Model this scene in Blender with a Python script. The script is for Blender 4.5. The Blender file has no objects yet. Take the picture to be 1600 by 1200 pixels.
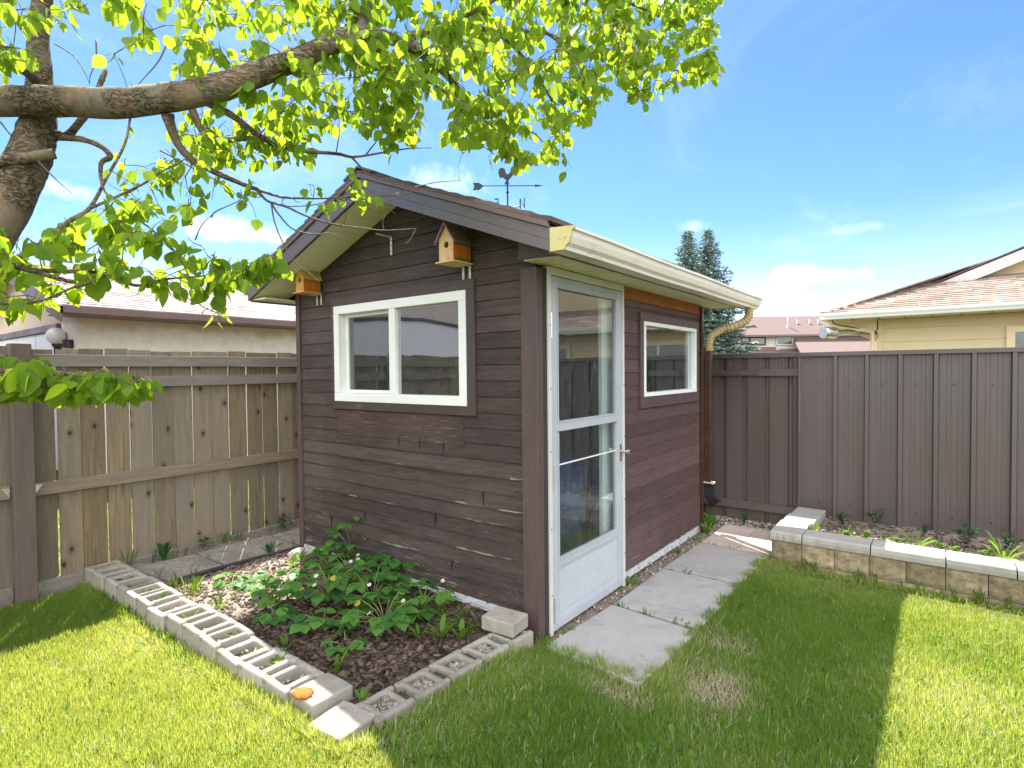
import bpy, bmesh, math, random
import numpy as np
from mathutils import Vector, Matrix
random.seed(7); rng = np.random.default_rng(11)
S = bpy.context.scene
COL = S.collection
PI = math.pi
# ---------------------------------------------------------------- camera (world axes follow the shed: x right of its door wall, y along it)
F_PX = 869.97
CAM = Vector((1.711, -2.570, 1.5))
FW = Vector((-0.609047, 0.792787, -0.023443)); RT = Vector((0.793107, 0.609006, -0.009697)); UPV = Vector((-0.006589, 0.024499, 0.999678))
def at(px, py, d):                      # a point seen at a photo pixel, d metres deep
    return CAM + FW*d + RT*((px-800)/F_PX*d) - UPV*((py-600)/F_PX*d)
cd = bpy.data.cameras.new('camera'); cam = bpy.data.objects.new('camera', cd); COL.objects.link(cam)
cd.sensor_width = 36; cd.lens = F_PX/1600*36; cd.clip_start = .05; cd.clip_end = 3000
cam.matrix_world = Matrix(((RT.x, UPV.x, -FW.x, CAM.x), (RT.y, UPV.y, -FW.y, CAM.y), (RT.z, UPV.z, -FW.z, CAM.z), (0, 0, 0, 1)))
S.camera = cam
# ---------------------------------------------------------------- light
SUNV = Vector((-.535, .332, 1.0)).normalized()
EXPOSURE = 1.75
w = bpy.data.worlds.new("World"); S.world = w; w.use_nodes = True
S.view_settings.view_transform = 'Standard'; S.view_settings.look = 'None'; S.view_settings.gamma = 1; S.view_settings.exposure = EXPOSURE
sl = bpy.data.lights.new('sun', 'SUN'); sl.energy = 5.0; sl.angle = math.radians(.5); sl.color = (1, .95, .86)
so = bpy.data.objects.new('sun', sl); COL.objects.link(so); so.rotation_euler = SUNV.to_track_quat('Z', 'Y').to_euler(); so.location = (0, 0, 20)

# ---------------------------------------------------------------- node helper
class G:
    def __init__(s, nt): s.nt = nt; s._tc = None
    def n(s, t, **k):
        nd = s.nt.nodes.new(t)
        for a, b in k.items(): setattr(nd, a, b)
        return nd
    def put(s, sock, v):
        if v is None: return
        if isinstance(v, bpy.types.NodeSocket): s.nt.links.new(v, sock)
        else:
            if isinstance(v, (tuple, list)) and sock.type == 'RGBA' and len(v) == 3: v = tuple(v)+(1,)
            sock.default_value = v
    def obj(s, scale=(1, 1, 1), rot=(0, 0, 0), loc=(0, 0, 0), kind='Object'):
        if s._tc is None: s._tc = s.n('ShaderNodeTexCoord')
        mp = s.n('ShaderNodeMapping'); s.put(mp.inputs['Vector'], s._tc.outputs[kind])
        mp.inputs['Scale'].default_value = scale; mp.inputs['Rotation'].default_value = rot; mp.inputs['Location'].default_value = loc
        return mp.outputs[0]
    def sep(s, v):
        nd = s.n('ShaderNodeSeparateXYZ'); s.put(nd.inputs[0], v); return nd.outputs
    def noise(s, vec, scale, detail=4, rough=.55, dist=0):
        nd = s.n('ShaderNodeTexNoise'); s.put(nd.inputs['Vector'], vec); nd.inputs['Scale'].default_value = scale
        nd.inputs['Detail'].default_value = detail; nd.inputs['Roughness'].default_value = rough; nd.inputs['Distortion'].default_value = dist
        return nd.outputs['Fac']
    def vor(s, vec, scale, feature='F1', out='Distance', rand=1):
        nd = s.n('ShaderNodeTexVoronoi', feature=feature); s.put(nd.inputs['Vector'], vec); nd.inputs['Scale'].default_value = scale
        nd.inputs['Randomness'].default_value = rand
        return nd.outputs[out]
    def ramp(s, f, stops, interp='LINEAR'):
        nd = s.n('ShaderNodeValToRGB'); cr = nd.color_ramp; cr.interpolation = interp
        while len(cr.elements) > 1: cr.elements.remove(cr.elements[-1])
        for i, (p, c) in enumerate(stops):
            e = cr.elements[0] if i == 0 else cr.elements.new(p)
            e.position = p; e.color = (c, c, c, 1) if isinstance(c, (int, float)) else tuple(c)+(1,)
        s.put(nd.inputs[0], f); return nd.outputs[0]
    def mix(s, f, a, b, blend='MIX'):
        nd = s.n('ShaderNodeMix', data_type='RGBA', blend_type=blend)
        s.put(nd.inputs[0], f); s.put(nd.inputs[6], a); s.put(nd.inputs[7], b); return nd.outputs[2]
    def m(s, op, a, b=None, c=None):
        nd = s.n('ShaderNodeMath', operation=op); s.put(nd.inputs[0], a); s.put(nd.inputs[1], b); s.put(nd.inputs[2], c); return nd.outputs[0]
    def smooth(s, v, a, b):
        nd = s.n('ShaderNodeMapRange', interpolation_type='SMOOTHSTEP'); s.put(nd.inputs[0], v)
        nd.inputs[1].default_value = a; nd.inputs[2].default_value = b; return nd.outputs[0]
    def attr(s, name='tint'):
        return s.n('ShaderNodeAttribute', attribute_name=name).outputs['Fac']
    def bump(s, h, strength=.5, dist=.005, normal=None):
        nd = s.n('ShaderNodeBump'); s.put(nd.inputs['Height'], h); nd.inputs['Strength'].default_value = strength; nd.inputs['Distance'].default_value = dist
        s.put(nd.inputs['Normal'], normal); return nd.outputs[0]
    def tinted(s, col, amt):              # multiply by 1 +- amt with the per-piece tint
        v = s.m('ADD', s.m('MULTIPLY', s.attr(), 2*amt), 1-amt)
        nd = s.n('ShaderNodeVectorMath', operation='SCALE'); s.put(nd.inputs[0], col); s.put(nd.inputs['Scale'], v); return nd.outputs[0]
    def out(s, base, rough=.6, normal=None, metal=0, spec=.5, **k):
        p = s.n('ShaderNodeBsdfPrincipled'); s.put(p.inputs['Base Color'], base); s.put(p.inputs['Roughness'], rough)
        s.put(p.inputs['Normal'], normal); s.put(p.inputs['Metallic'], metal); s.put(p.inputs['Specular IOR Level'], spec)
        for a, b in k.items(): s.put(p.inputs[a.replace('_', ' ')], b)
        s.surf(p.outputs[0]); return p
    def surf(s, sh):
        o = s.n('ShaderNodeOutputMaterial'); s.nt.links.new(sh, o.inputs['Surface'])
def mat(name):
    m = bpy.data.materials.new(name); m.use_nodes = True; m.node_tree.nodes.clear(); return m, G(m.node_tree)
def simple(name, c1, c2=None, scale=8, rough=.6, bump=.2, bdist=.003, bscale=60, stretch=(1, 1, 1), tint=.0, metal=0, spec=.4, dirt=None, dirt_at=(.55, .75), dscale=5):
    m, g = mat(name); v = g.obj(stretch); c2 = c2 or tuple(x*.8 for x in c1)
    col = g.mix(g.ramp(g.noise(v, scale, 6, .6), [(.3, 0), (.7, 1)]), c1, c2)
    if dirt: col = g.mix(g.ramp(g.noise(v, dscale, 8, .65), [(dirt_at[0], 0), (dirt_at[1], 1)]), col, dirt)
    if tint: col = g.tinted(col, tint)
    nrm = g.bump(g.noise(v, bscale, 6, .65), bump, bdist) if bump else None
    r = g.ramp(g.noise(v, scale*1.7, 4), [(.3, max(0, rough-.1)), (.7, min(1, rough+.1))])
    g.out(col, r, nrm, metal, spec); return m

# ---------------------------------------------------------------- world: Nishita sky with thin clouds
def sky_dir(px, py): d = FW+RT*((px-800)/F_PX)-UPV*((py-600)/F_PX); return tuple(d.normalized())
CLOUDS = [(sky_dir(345, 358), .085, .026, 1.0), (sky_dir(425, 372), .05, .014, .7), (sky_dir(690, 285), .085, .036, .38), (sky_dir(1240, 427), .045, .015, .95), (sky_dir(1312, 430), .05, .013, .95), (sky_dir(1250, 441), .03, .008, .5), (sky_dir(1345, 356), .05, .010, .22), (sky_dir(1545, 140), .10, .05, .06), (sky_dir(95, 295), .06, .016, .55), (sky_dir(1080, 355), .03, .012, .4), (sky_dir(1200, 470), .12, .016, .4)]
g = G(w.node_tree); w.node_tree.nodes.clear()
sky = g.n('ShaderNodeTexSky', sky_type='NISHITA'); sky.sun_disc = False
sky.sun_elevation = math.asin(SUNV.z); sky.sun_rotation = math.atan2(SUNV.x, SUNV.y); sky.air_density = 1.0; sky.dust_density = .25; sky.ozone_density = 1.6; sky.altitude = 650
tc = g.n('ShaderNodeTexCoord'); gen = tc.outputs['Generated']
xyz = g.sep(gen); zz = g.m('MAXIMUM', xyz[2], .0)
den = g.m('ADD', zz, .16)
cv = g.n('ShaderNodeCombineXYZ'); g.put(cv.inputs[0], g.m('DIVIDE', xyz[0], den)); g.put(cv.inputs[1], g.m('DIVIDE', xyz[1], den)); g.put(cv.inputs[2], .37)
cn = g.m('ADD', g.m('MULTIPLY', g.noise(gen, 18, 9, .62, .3), .55), g.m('MULTIPLY', g.noise(gen, 60, 7, .65, .5), .45)); cl = None
for (azv, hw, hh, amp) in CLOUDS:                # (direction on the dome, half width, half height, density)
    sb = g.n('ShaderNodeVectorMath', operation='SUBTRACT'); g.put(sb.inputs[0], gen); sb.inputs[1].default_value = azv
    c_ = g.sep(sb.outputs[0]); hz_ = g.m('SQRT', g.m('ADD', g.m('MULTIPLY', c_[0], c_[0]), g.m('MULTIPLY', c_[1], c_[1])))
    e_ = g.m('ADD', g.m('POWER', g.m('DIVIDE', hz_, hw), 2), g.m('POWER', g.m('DIVIDE', c_[2], hh), 2))
    f_ = g.m('MULTIPLY', g.smooth(g.m('SUBTRACT', g.m('ADD', 1, g.m('MULTIPLY', g.m('SUBTRACT', cn, .5), 4.2)), e_), .0, 1.7), amp)
    cl = f_ if cl is None else g.m('MAXIMUM', cl, f_)
wisp = g.m('MULTIPLY', g.smooth(g.noise(cv.outputs[0], .8, 10, .62, 1.2), .5, .8), .28)
hor = g.m('MULTIPLY', g.m('SUBTRACT', 1, g.smooth(zz, -.04, .26)), .62)
fac = g.m('MINIMUM', g.m('ADD', g.m('ADD', cl, wisp), hor), .95)
skyc = g.mix(fac, g.mix(1, sky.outputs[0], (.62, .83, 1.08), 'MULTIPLY'), (7.6, 8.0, 8.6))
# a tall bank of added cloud glow behind the viewer, brightening the shaded walls
bd = g.n('ShaderNodeVectorMath', operation='DOT_PRODUCT'); g.put(bd.inputs[0], gen); bd.inputs[1].default_value = (.50, -.76, .42)
fill_bank = g.m('MULTIPLY', g.smooth(g.m('ADD', bd.outputs['Value'], g.m('MULTIPLY', g.m('SUBTRACT', g.noise(gen, 2.6, 8, .6), .5), .7)), .30, .62), g.smooth(xyz[2], -.02, .06))
skyc = g.mix(fill_bank, skyc, (15.0, 15.0, 15.0))
bg = g.n('ShaderNodeBackground'); g.put(bg.inputs[0], skyc); bg.inputs[1].default_value = .070
ow = g.n('ShaderNodeOutputWorld'); w.node_tree.links.new(bg.outputs[0], ow.inputs[0])

# ---------------------------------------------------------------- materials
MT = {}
def mk_siding(name, c1, c2, wear, low=.7, wearcol=(.36, .33, .31)):
    m, g = mat(name)
    v = g.obj((1.2, 1.2, 14)); v2 = g.obj((1, 1, 1)); z = g.sep(v2)[2]
    col = g.mix(g.ramp(g.noise(v, 3.5, 7, .6), [(.3, 0), (.72, 1)]), c1, c2)
    col = g.tinted(col, .2)
    streak = g.noise(g.obj((1.6, 1.6, 38)), 3.2, 9, .72)
    lowm = g.m('SUBTRACT', 1, g.smooth(z, .1, low))
    thr = g.m('SUBTRACT', .640, g.m('MULTIPLY', lowm, .055*wear))
    blot = g.smooth(g.noise(v2, 2.6, 4), .42, .62)
    wf = g.m('MULTIPLY', g.m('MULTIPLY', g.m('GREATER_THAN', streak, thr), blot), .85)
    col = g.mix(wf, col, wearcol)
    fl = g.m('GREATER_THAN', g.noise(g.obj((9, 9, 22)), 6, 5, .6), .71)
    col = g.mix(g.m('MULTIPLY', fl, .5), col, (.3, .25, .24))
    fade = g.smooth(g.noise(v2, 1.3, 5, .6), .45, .75)
    grainl = g.noise(g.obj((2.2, 2.2, 70)), 4, 8, .7); col = g.mix(g.smooth(grainl, .38, .62), g.mix(1, col, (.66, .64, .64), 'MULTIPLY'), col)
    col = g.mix(g.m('MULTIPLY', fade, .35), col, tuple(x*1.55+.006 for x in c2))
    h = g.m('ADD', g.noise(v, 16, 8, .7), g.m('MULTIPLY', wf, -.6))
    g.out(col, g.ramp(streak, [(.3, .45), (.7, .65)]), g.bump(h, .6, .005), 0, .22); return m
MT['siding'] = mk_siding('siding_paint', (.054, .041, .038), (.094, .071, .067), 1.2, .75)
MT['siding_side'] = mk_siding('door_wall_paint', (.098, .058, .062), (.125, .078, .081), .8, .45)
MT['patch'] = mk_siding('scratched_panel_paint', (.062, .042, .040), (.085, .058, .055), 1.6, 3.2, (.3, .22, .19))
def mk_worn():
    m, g = mat('worn_board_edge'); n = g.noise(g.obj((1.3, 1.3, 20)), 5, 8, .7)
    col = g.mix(g.smooth(n, .50, .56), (.065, .048, .044), g.mix(g.noise(g.obj(), 26, 6, .7), (.40, .37, .35), (.15, .125, .115)))
    g.out(col, .6, g.bump(n, .4, .004), 0, .3); return m
MT['worn'] = mk_worn()
MT['trim'] = simple('brown_trim', (.075, .052, .05), (.10, .068, .066), 6, .5, .3, .003, 40, (2, 2, .5), 0, 0, .4, (.17, .13, .12), (.66, .72), 9)
MT['casing'] = simple('window_casing_paint', (.058, .043, .042), (.076, .057, .055), 6, .5, .3, .003, 40, (1, 1, 1), 0, 0, .4, (.20, .12, .08), (.63, .72), 7)
MT['vinyl'] = simple('white_vinyl', (.82, .83, .84), (.76, .77, .77), 3, .35, .05, .001, 80, dirt=(.55, .47, .3), dirt_at=(.66, .82), dscale=6)
MT['alu'] = simple('door_aluminium', (.45, .475, .52), (.39, .415, .46), 4, .36, .06, .001, 60, dirt=(.42, .42, .4), dirt_at=(.6, .8), dscale=9)
MT['jamb'] = simple('cream_jamb', (.62, .62, .59), (.54, .54, .50), 4, .45, .06, .001, 60, dirt=(.35, .3, .2), dirt_at=(.66, .78), dscale=12)
MT['cream'] = simple('cream_soffit', (.74, .73, .52), (.66, .64, .43), 3, .5, .05, .001, 60, dirt=(.30, .26, .12), dirt_at=(.62, .82), dscale=4)
MT['gutter'] = simple('cream_gutter', (.78, .76, .71), (.68, .63, .54), 2.2, .38, .08, .002, 20, (1, .6, 2), 0, 0, .5, (.42, .33, .22), (.56, .78), 5)
MT['endcap'] = simple('gutter_end', (.58, .54, .25), (.46, .42, .18), 12, .5, .1, .002, 50, dirt=(.16, .10, .05), dirt_at=(.60, .72), dscale=24)
MT['fascia'] = simple('brown_metal_fascia', (.115, .10, .112), (.095, .082, .092), 3, .3, .06, .002, 20, spec=.7)
MT['drip'] = simple('brown_drip_edge', (.16, .115, .115), (.12, .085, .085), 5, .4, .1, .002, 30, spec=.5)
MT['rust'] = simple('raw_reddish_wood', (.34, .125, .032), (.24, .075, .02), 7, .6, .4, .003, 30, (4, .8, 9), 0, 0, .3, (.46, .22, .07), (.55, .75), 5)
MT['brown_pipe'] = simple('brown_downspout', (.058, .027, .018), (.042, .02, .014), 5, .33, .1, .002, 30, spec=.6, dirt=(.25, .15, .08), dirt_at=(.66, .75), dscale=12)
MT['tan_pipe'] = simple('ribbed_tan_elbow', (.45, .35, .20), (.33, .24, .12), 9, .5, .1, .002, 40, dirt=(.16, .11, .06), dirt_at=(.58, .74), dscale=9)
MT['black'] = simple('black_plastic', (.012, .012, .014), (.02, .02, .022), 9, .35, .05, .001, 40)
MT['iron'] = simple('black_iron', (.03, .03, .035), (.045, .04, .045), 9, .5, .2, .002, 40, spec=.4)
MT['steel'] = simple('galvanised_steel', (.62, .62, .62), (.5, .5, .5), 12, .3, .05, .001, 40, metal=1)
MT['bracket'] = simple('white_bracket', (.70, .68, .62), (.6, .57, .5), 12, .45, .05, .001, 40, dirt=(.2, .12, .07), dirt_at=(.6, .72), dscale=30)
MT['sill'] = simple('peeled_white_board', (.55, .56, .60), (.42, .42, .44), 9, .6, .4, .004, 40, (2, 2, 9), 0, 0, .3, (.07, .05, .05), (.56, .60), 12)
MT['foundation'] = simple('dark_foundation', (.12, .095, .08), (.2, .17, .13), 5, .9, .6, .01, 30)
MT['dark'] = simple('dark_interior', (.03, .026, .025), (.045, .038, .035), 4, .8, .2)
MT['innerwood'] = simple('interior_studs', (.16, .10, .06), (.11, .07, .045), 5, .8, .2, stretch=(1, 1, 4))
MT['white_paint'] = simple('interior_white', (.7, .72, .68), (.62, .64, .6), 3, .6, .05)
MT['blue'] = simple('blue_tarp', (.11, .20, .46), (.07, .13, .32), 5, .45, .6, .02, 9)
def stained(name, c1, c2, stain, moss, tint, fine):
    m, g = mat(name); v = g.obj(); n1 = g.noise(v, 9, 8, .68); n2 = g.noise(v, 3.3, 6, .65, .6); sp = g.noise(v, fine, 3, .6)
    col = g.mix(g.ramp(n1, [(.3, 0), (.7, 1)]), c1, c2); col = g.tinted(col, tint)
    col = g.mix(g.m('MULTIPLY', g.smooth(n2, .50, .68), .75), col, stain)
    col = g.mix(g.m('MULTIPLY', g.smooth(g.noise(g.obj(loc=(3, 1, 7)), 7, 8, .72), .56, .66), .6), col, moss)
    col = g.mix(g.m('MULTIPLY', g.smooth(sp, .60, .70), .5), col, tuple(x*.35 for x in c2))
    h = g.m('ADD', g.m('MULTIPLY', sp, .5), g.noise(v, 34, 7, .7))
    g.out(col, .93, g.bump(h, .5, .003 if fine < 160 else .001), 0, .15); return m
MT['concrete'] = stained('concrete_block', (.345, .325, .285), (.24, .22, .185), (.17, .145, .10), (.13, .135, .07), .2, 150)
MT['slab'] = stained('concrete_paver', (.385, .37, .365), (.33, .32, .315), (.275, .26, .245), (.25, .24, .215), .06, 190)
MT['brick'] = simple('pink_grey_paver', (.50, .41, .36), (.40, .32, .28), 7, .9, .4, .001, 130, tint=.12, spec=.2)
MT['cap'] = simple('wall_cap_stone', (.34, .33, .315), (.275, .26, .24), 7, .9, .4, .001, 150, tint=.12, spec=.2)
MT['dandelion'] = None
def mk_aggregate():
    m, g = mat('aggregate_paver'); v = g.obj()
    d = g.vor(v, 110, out='Color'); col = g.mix(g.sep(d)[0], (.16, .14, .125), (.38, .34, .31))
    col = g.mix(g.ramp(g.noise(v, 5, 5), [(.4, 0), (.75, 1)]), col, (.16, .15, .13))
    g.out(col, .9, g.bump(g.vor(v, 110), .6, .0016), 0, .2); return m
MT['aggregate'] = mk_aggregate()
def mk_split():
    m, g = mat('splitface_stone'); v = g.obj()
    a = g.noise(v, 14, 9, .68, .6)
    col = g.mix(g.ramp(a, [(.28, 0), (.72, 1)]), (.13, .105, .068), (.36, .305, .20))
    col = g.tinted(col, .28)
    g.out(col, .95, g.bump(g.m('ADD', a, g.noise(v, 55, 6, .7)), .9, .008), 0, .15); return m
MT['split'] = mk_split()
def mk_shingle(name, c1, c2, c3):
    m, g = mat(name); v = g.obj()
    col = g.mix(g.noise(v, 130, 2), c1, c2); col = g.mix(g.ramp(g.noise(v, 2.5, 5), [(.4, 0), (.7, 1)]), col, c3)
    col = g.tinted(col, .3)
    g.out(col, .95, g.bump(g.noise(v, 220, 3), .7, .003), 0, .2); return m
MT['shingle'] = mk_shingle('brown_shingles', (.10, .075, .07), (.20, .155, .14), (.12, .09, .085))
MT['shingle_tan'] = mk_shingle('tan_shingles', (.22, .17, .145), (.36, .29, .25), (.26, .2, .172))
MT['shingle_grey'] = mk_shingle('grey_shingles', (.24, .215, .20), (.36, .33, .31), (.27, .245, .225))
MT['shingle_pink'] = mk_shingle('pinkish_shingles', (.12, .088, .082), (.17, .128, .12), (.135, .10, .094))
def mk_fencewood():
    m, g = mat('weathered_fence_board')
    t = g.attr(); off = g.n('ShaderNodeCombineXYZ'); g.put(off.inputs[0], g.m('MULTIPLY', t, 37.)); g.put(off.inputs[2], g.m('MULTIPLY', t, 91.)); g.put(off.inputs[1], g.m('MULTIPLY', t, 13.))
    ad = g.n('ShaderNodeVectorMath', operation='ADD'); g.put(ad.inputs[0], g.obj()); g.put(ad.inputs[1], off.outputs[0])
    mp = g.n('ShaderNodeMapping'); g.put(mp.inputs[0], ad.outputs[0]); mp.inputs['Scale'].default_value = (9, 9, .55)
    grain = g.noise(mp.outputs[0], 4.5, 9, .68, 1.1)
    mp3 = g.n('ShaderNodeMapping'); g.put(mp3.inputs[0], ad.outputs[0]); mp3.inputs['Scale'].default_value = (1, 1, .3)
    broad = g.noise(mp3.outputs[0], 2.2, 3)
    col = g.mix(g.ramp(grain, [(.3, 0), (.7, 1)]), (.15, .105, .06), (.34, .26, .155))
    col = g.mix(g.ramp(broad, [(.38, 0), (.62, .8)]), col, g.mix(grain, (.13, .115, .098), (.25, .225, .19)))
    col = g.mix(g.ramp(t, [(.45, 0), (.8, .55)]), col, g.mix(grain, (.12, .105, .09), (.24, .205, .165)))
    crk = g.noise(g.obj((26, 26, .8)), 3, 6, .7, .6); col = g.mix(g.m('MULTIPLY', g.smooth(crk, .60, .70), .55), col, (.06, .045, .032))
    col = g.tinted(col, .26)
    sp = g.sep(ad.outputs[0]); c2d = g.n('ShaderNodeCombineXYZ'); g.put(c2d.inputs[0], sp[1]); g.put(c2d.inputs[1], g.m('MULTIPLY', sp[2], .62)); mp2 = c2d
    def vor2(out):
        nd = g.n('ShaderNodeTexVoronoi', feature='F1'); nd.voronoi_dimensions = '2D'; g.put(nd.inputs['Vector'], c2d.outputs[0]); nd.inputs['Scale'].default_value = 6.0; return nd.outputs[out]
    k = g.m('ADD', vor2('Distance'), g.m('MULTIPLY', g.m('SUBTRACT', g.noise(g.obj(), 40, 3), .5), .05)); knot = g.m('SUBTRACT', 1, g.smooth(k, .045, .085))
    ring = g.m('SUBTRACT', 1, g.smooth(k, .07, .22))
    kr = g.m('GREATER_THAN', g.sep(vor2('Color'))[0], .50)
    col = g.mix(g.m('MULTIPLY', g.m('MULTIPLY', ring, kr), .45), col, (.10, .07, .045))
    col = g.mix(g.m('MULTIPLY', g.m('MULTIPLY', knot, kr), .9), col, (.035, .025, .02))
    g.out(col, .85, g.bump(grain, .5, .004), 0, .2); return m
MT['fencewood'] = mk_fencewood()
MT['railwood'] = simple('grey_rail_wood', (.25, .225, .20), (.17, .15, .135), 5, .85, .5, .004, 40, (6, .6, 8), .15, 0, .2, (.10, .08, .065), (.68, .74), 3)
MT['railwood_warm'] = simple('warm_rail_wood', (.29, .235, .175), (.19, .15, .11), 5, .85, .5, .004, 40, (6, .6, 8), .15, 0, .2, (.10, .08, .05), (.66, .74), 3)
MT['post'] = simple('brown_stained_post', (.17, .128, .11), (.125, .098, .088), 5, .8, .5, .004, 40, (6, 6, .6), .1, 0, .2, (.08, .05, .04), (.68, .74), 5)
def mk_metalfence(nm, ca, cb):
    m, g = mat(nm); v = g.obj((1, 1, .12))
    col = g.mix(g.ramp(g.noise(v, 2.5, 6), [(.3, 0), (.7, 1)]), ca, cb)
    col = g.mix(g.ramp(g.noise(g.obj(), 45, 3, .7), [(.73, 0), (.76, .5)]), col, (.18, .165, .16))
    zf = g.sep(g.obj())[2]; col = g.mix(g.m('MULTIPLY', g.m('SUBTRACT', 1, g.smooth(g.m('ADD', zf, g.m('MULTIPLY', g.noise(g.obj(), 9, 7, .7), .22)), .12, .42)), .7), col, (.15, .12, .10))   # dried splash dirt
    g.out(col, g.ramp(g.noise(v, 5, 5), [(.3, .28), (.7, .45)]), g.bump(g.noise(v, 6, 3), .2, .006), 0, .6); return m
MT['metalfence'] = mk_metalfence('brown_sheet_metal', (.070, .055, .055), (.094, .075, .075)); MT['redfence'] = mk_metalfence('reddish_sheet_metal', (.070, .050, .048), (.092, .068, .066))
def mk_glass(name, tint=(.9, .95, .95), ior=1.9, dirt=.03):
    m, g = mat(name)
    fr = g.n('ShaderNodeFresnel'); fr.inputs['IOR'].default_value = ior
    tr = g.n('ShaderNodeBsdfTransparent'); g.put(tr.inputs[0], tint)
    gl = g.n('ShaderNodeBsdfGlossy'); gl.inputs['Roughness'].default_value = .0; g.put(gl.inputs['Color'], (.95, .97, 1))
    v = g.obj((1, 1, 1)); wob = g.bump(g.noise(v, 1.7, 2), .06, .02); g.put(gl.inputs['Normal'], wob)
    front = g.m('SUBTRACT', 1, g.n('ShaderNodeNewGeometry').outputs['Backfacing'])      # reflect on entering only
    mx = g.n('ShaderNodeMixShader'); g.put(mx.inputs[0], g.m('MULTIPLY', fr.outputs[0], front)); g.put(mx.inputs[1], tr.outputs[0]); g.put(mx.inputs[2], gl.outputs[0])
    df = g.n('ShaderNodeBsdfDiffuse'); g.put(df.inputs[0], (.75, .78, .8))
    sm = g.noise(g.obj((2, 5, 1)), 7, 8, .7)
    dd = g.m('ADD', g.m('MULTIPLY', g.smooth(sm, .5, .8), dirt*2), dirt*.4)
    dd = g.m('ADD', dd, g.m('MULTIPLY', g.m('GREATER_THAN', g.noise(g.obj((9, 9, 6)), 5, 7, .7), .745), dirt*7))
    mx2 = g.n('ShaderNodeMixShader'); g.put(mx2.inputs[0], dd); g.put(mx2.inputs[1], mx.outputs[0]); g.put(mx2.inputs[2], df.outputs[0])
    g.surf(mx2.outputs[0]); return m
MT['glass'] = mk_glass('window_glass', (.85, .9, .9), 3.2, .03); MT['doorglass'] = mk_glass('door_glass', (.88, .93, .95), 2.3, .03); MT['screen'] = mk_glass('screened_glass', (.6, .65, .65), 2.4, .05)
MT['farglass'] = simple('dark_window_glass', (.05, .07, .07), (.10, .13, .10), 1.5, .08, 0, spec=.9)
def mk_leaf(name, dark, light, trans, tr=.5, rough=.35):
    m, g = mat(name); t = g.attr()
    col = g.mix(t, dark, light)
    p = g.n('ShaderNodeBsdfPrincipled'); g.put(p.inputs['Base Color'], col); p.inputs['Roughness'].default_value = rough+.12; p.inputs['Specular IOR Level'].default_value = .2
    tl = g.n('ShaderNodeBsdfTranslucent'); g.put(tl.inputs[0], g.mix(t, tuple(x*.75 for x in trans), trans))
    mx = g.n('ShaderNodeMixShader'); mx.inputs[0].default_value = tr; g.put(mx.inputs[1], p.outputs[0]); g.put(mx.inputs[2], tl.outputs[0])
    g.surf(mx.outputs[0]); return m
MT['leaf'] = mk_leaf('tree_leaf', (.09, .19, .016), (.17, .29, .03), (.46, .62, .03), .60)
MT['strawberry'] = mk_leaf('strawberry_leaf', (.036, .12, .036), (.12, .26, .05), (.26, .46, .04), .38)
MT['weed'] = mk_leaf('weed_leaf', (.06, .14, .02), (.12, .24, .03), (.28, .42, .03), .42)
MT['shadeweed'] = mk_leaf('shaded_weed_leaf', (.02, .07, .03), (.04, .12, .04), (.10, .22, .05), .35)  # weed leaf with shade put into its greens, for plants out of the sun
MT['spruce'] = mk_leaf('spruce_needle', (.16, .235, .20), (.36, .46, .38), (.2, .27, .18), .25, .6)
MT['farleaf'] = mk_leaf('far_leaf', (.10, .16, .08), (.2, .28, .14), (.2, .3, .08), .3, .6)
MT['spentleaf'] = mk_leaf('yellowed_leaf', (.45, .36, .03), (.6, .48, .05), (.5, .45, .05), .4)
def mk_grass():
    m, g = mat('grass_blade'); t = g.attr()
    col = g.ramp(t, [(0, (.040, .125, .018)), (.45, (.085, .22, .032)), (.74, (.16, .32, .055)), (.80, (.42, .37, .22)), (1, (.72, .66, .53))])
    trn = g.ramp(t, [(0, (.36, .46, .05)), (.74, (.78, .74, .14)), (.82, (.62, .56, .30)), (1, (.65, .6, .42))])
    p = g.n('ShaderNodeBsdfPrincipled'); g.put(p.inputs['Base Color'], col); p.inputs['Roughness'].default_value = .55; p.inputs['Specular IOR Level'].default_value = .12
    tl = g.n('ShaderNodeBsdfTranslucent'); g.put(tl.inputs[0], trn)
    mx = g.n('ShaderNodeMixShader'); mx.inputs[0].default_value = .5; g.put(mx.inputs[1], p.outputs[0]); g.put(mx.inputs[2], tl.outputs[0])
    g.surf(mx.outputs[0]); return m
MT['grass'] = mk_grass()
def mk_bark():
    m, g = mat('bark'); v = g.obj((1, 1, .6))
    n1 = g.noise(v, 38, 10, .72, .8); n2 = g.noise(g.obj((1.2, 1.2, 3.2)), 13, 8, .7, 1.5); crack = g.m('SUBTRACT', 1, g.smooth(g.m('ABSOLUTE', g.m('SUBTRACT', n2, .5)), .0, .045))
    big = g.smooth(g.noise(g.obj(), 5, 4), .42, .6); crack = g.m('MULTIPLY', crack, big)
    col = g.mix(g.ramp(n1, [(.3, 0), (.7, 1)]), (.12, .092, .066), (.27, .22, .16))
    col = g.mix(g.ramp(g.noise(g.obj(), 6, 5), [(.45, 0), (.7, .6)]), col, (.30, .20, .12))
    col = g.mix(g.ramp(g.noise(g.obj(), 9, 6), [(.5, 0), (.7, .7)]), col, (.19, .20, .15))
    col = g.mix(g.m('MULTIPLY', crack, .8), col, (.05, .035, .025))
    h = g.m('SUBTRACT', n1, g.m('MULTIPLY', crack, .8))
    g.out(col, .9, g.bump(h, .9, .012), 0, .2); return m
MT['bark'] = mk_bark()
MT['twig'] = simple('twig_bark', (.13, .09, .07), (.085, .06, .05), 30, .7, .3, .002, 90)
MT['stem'] = simple('green_stem', (.16, .22, .06), (.2, .2, .08), 20, .6, 0)
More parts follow.
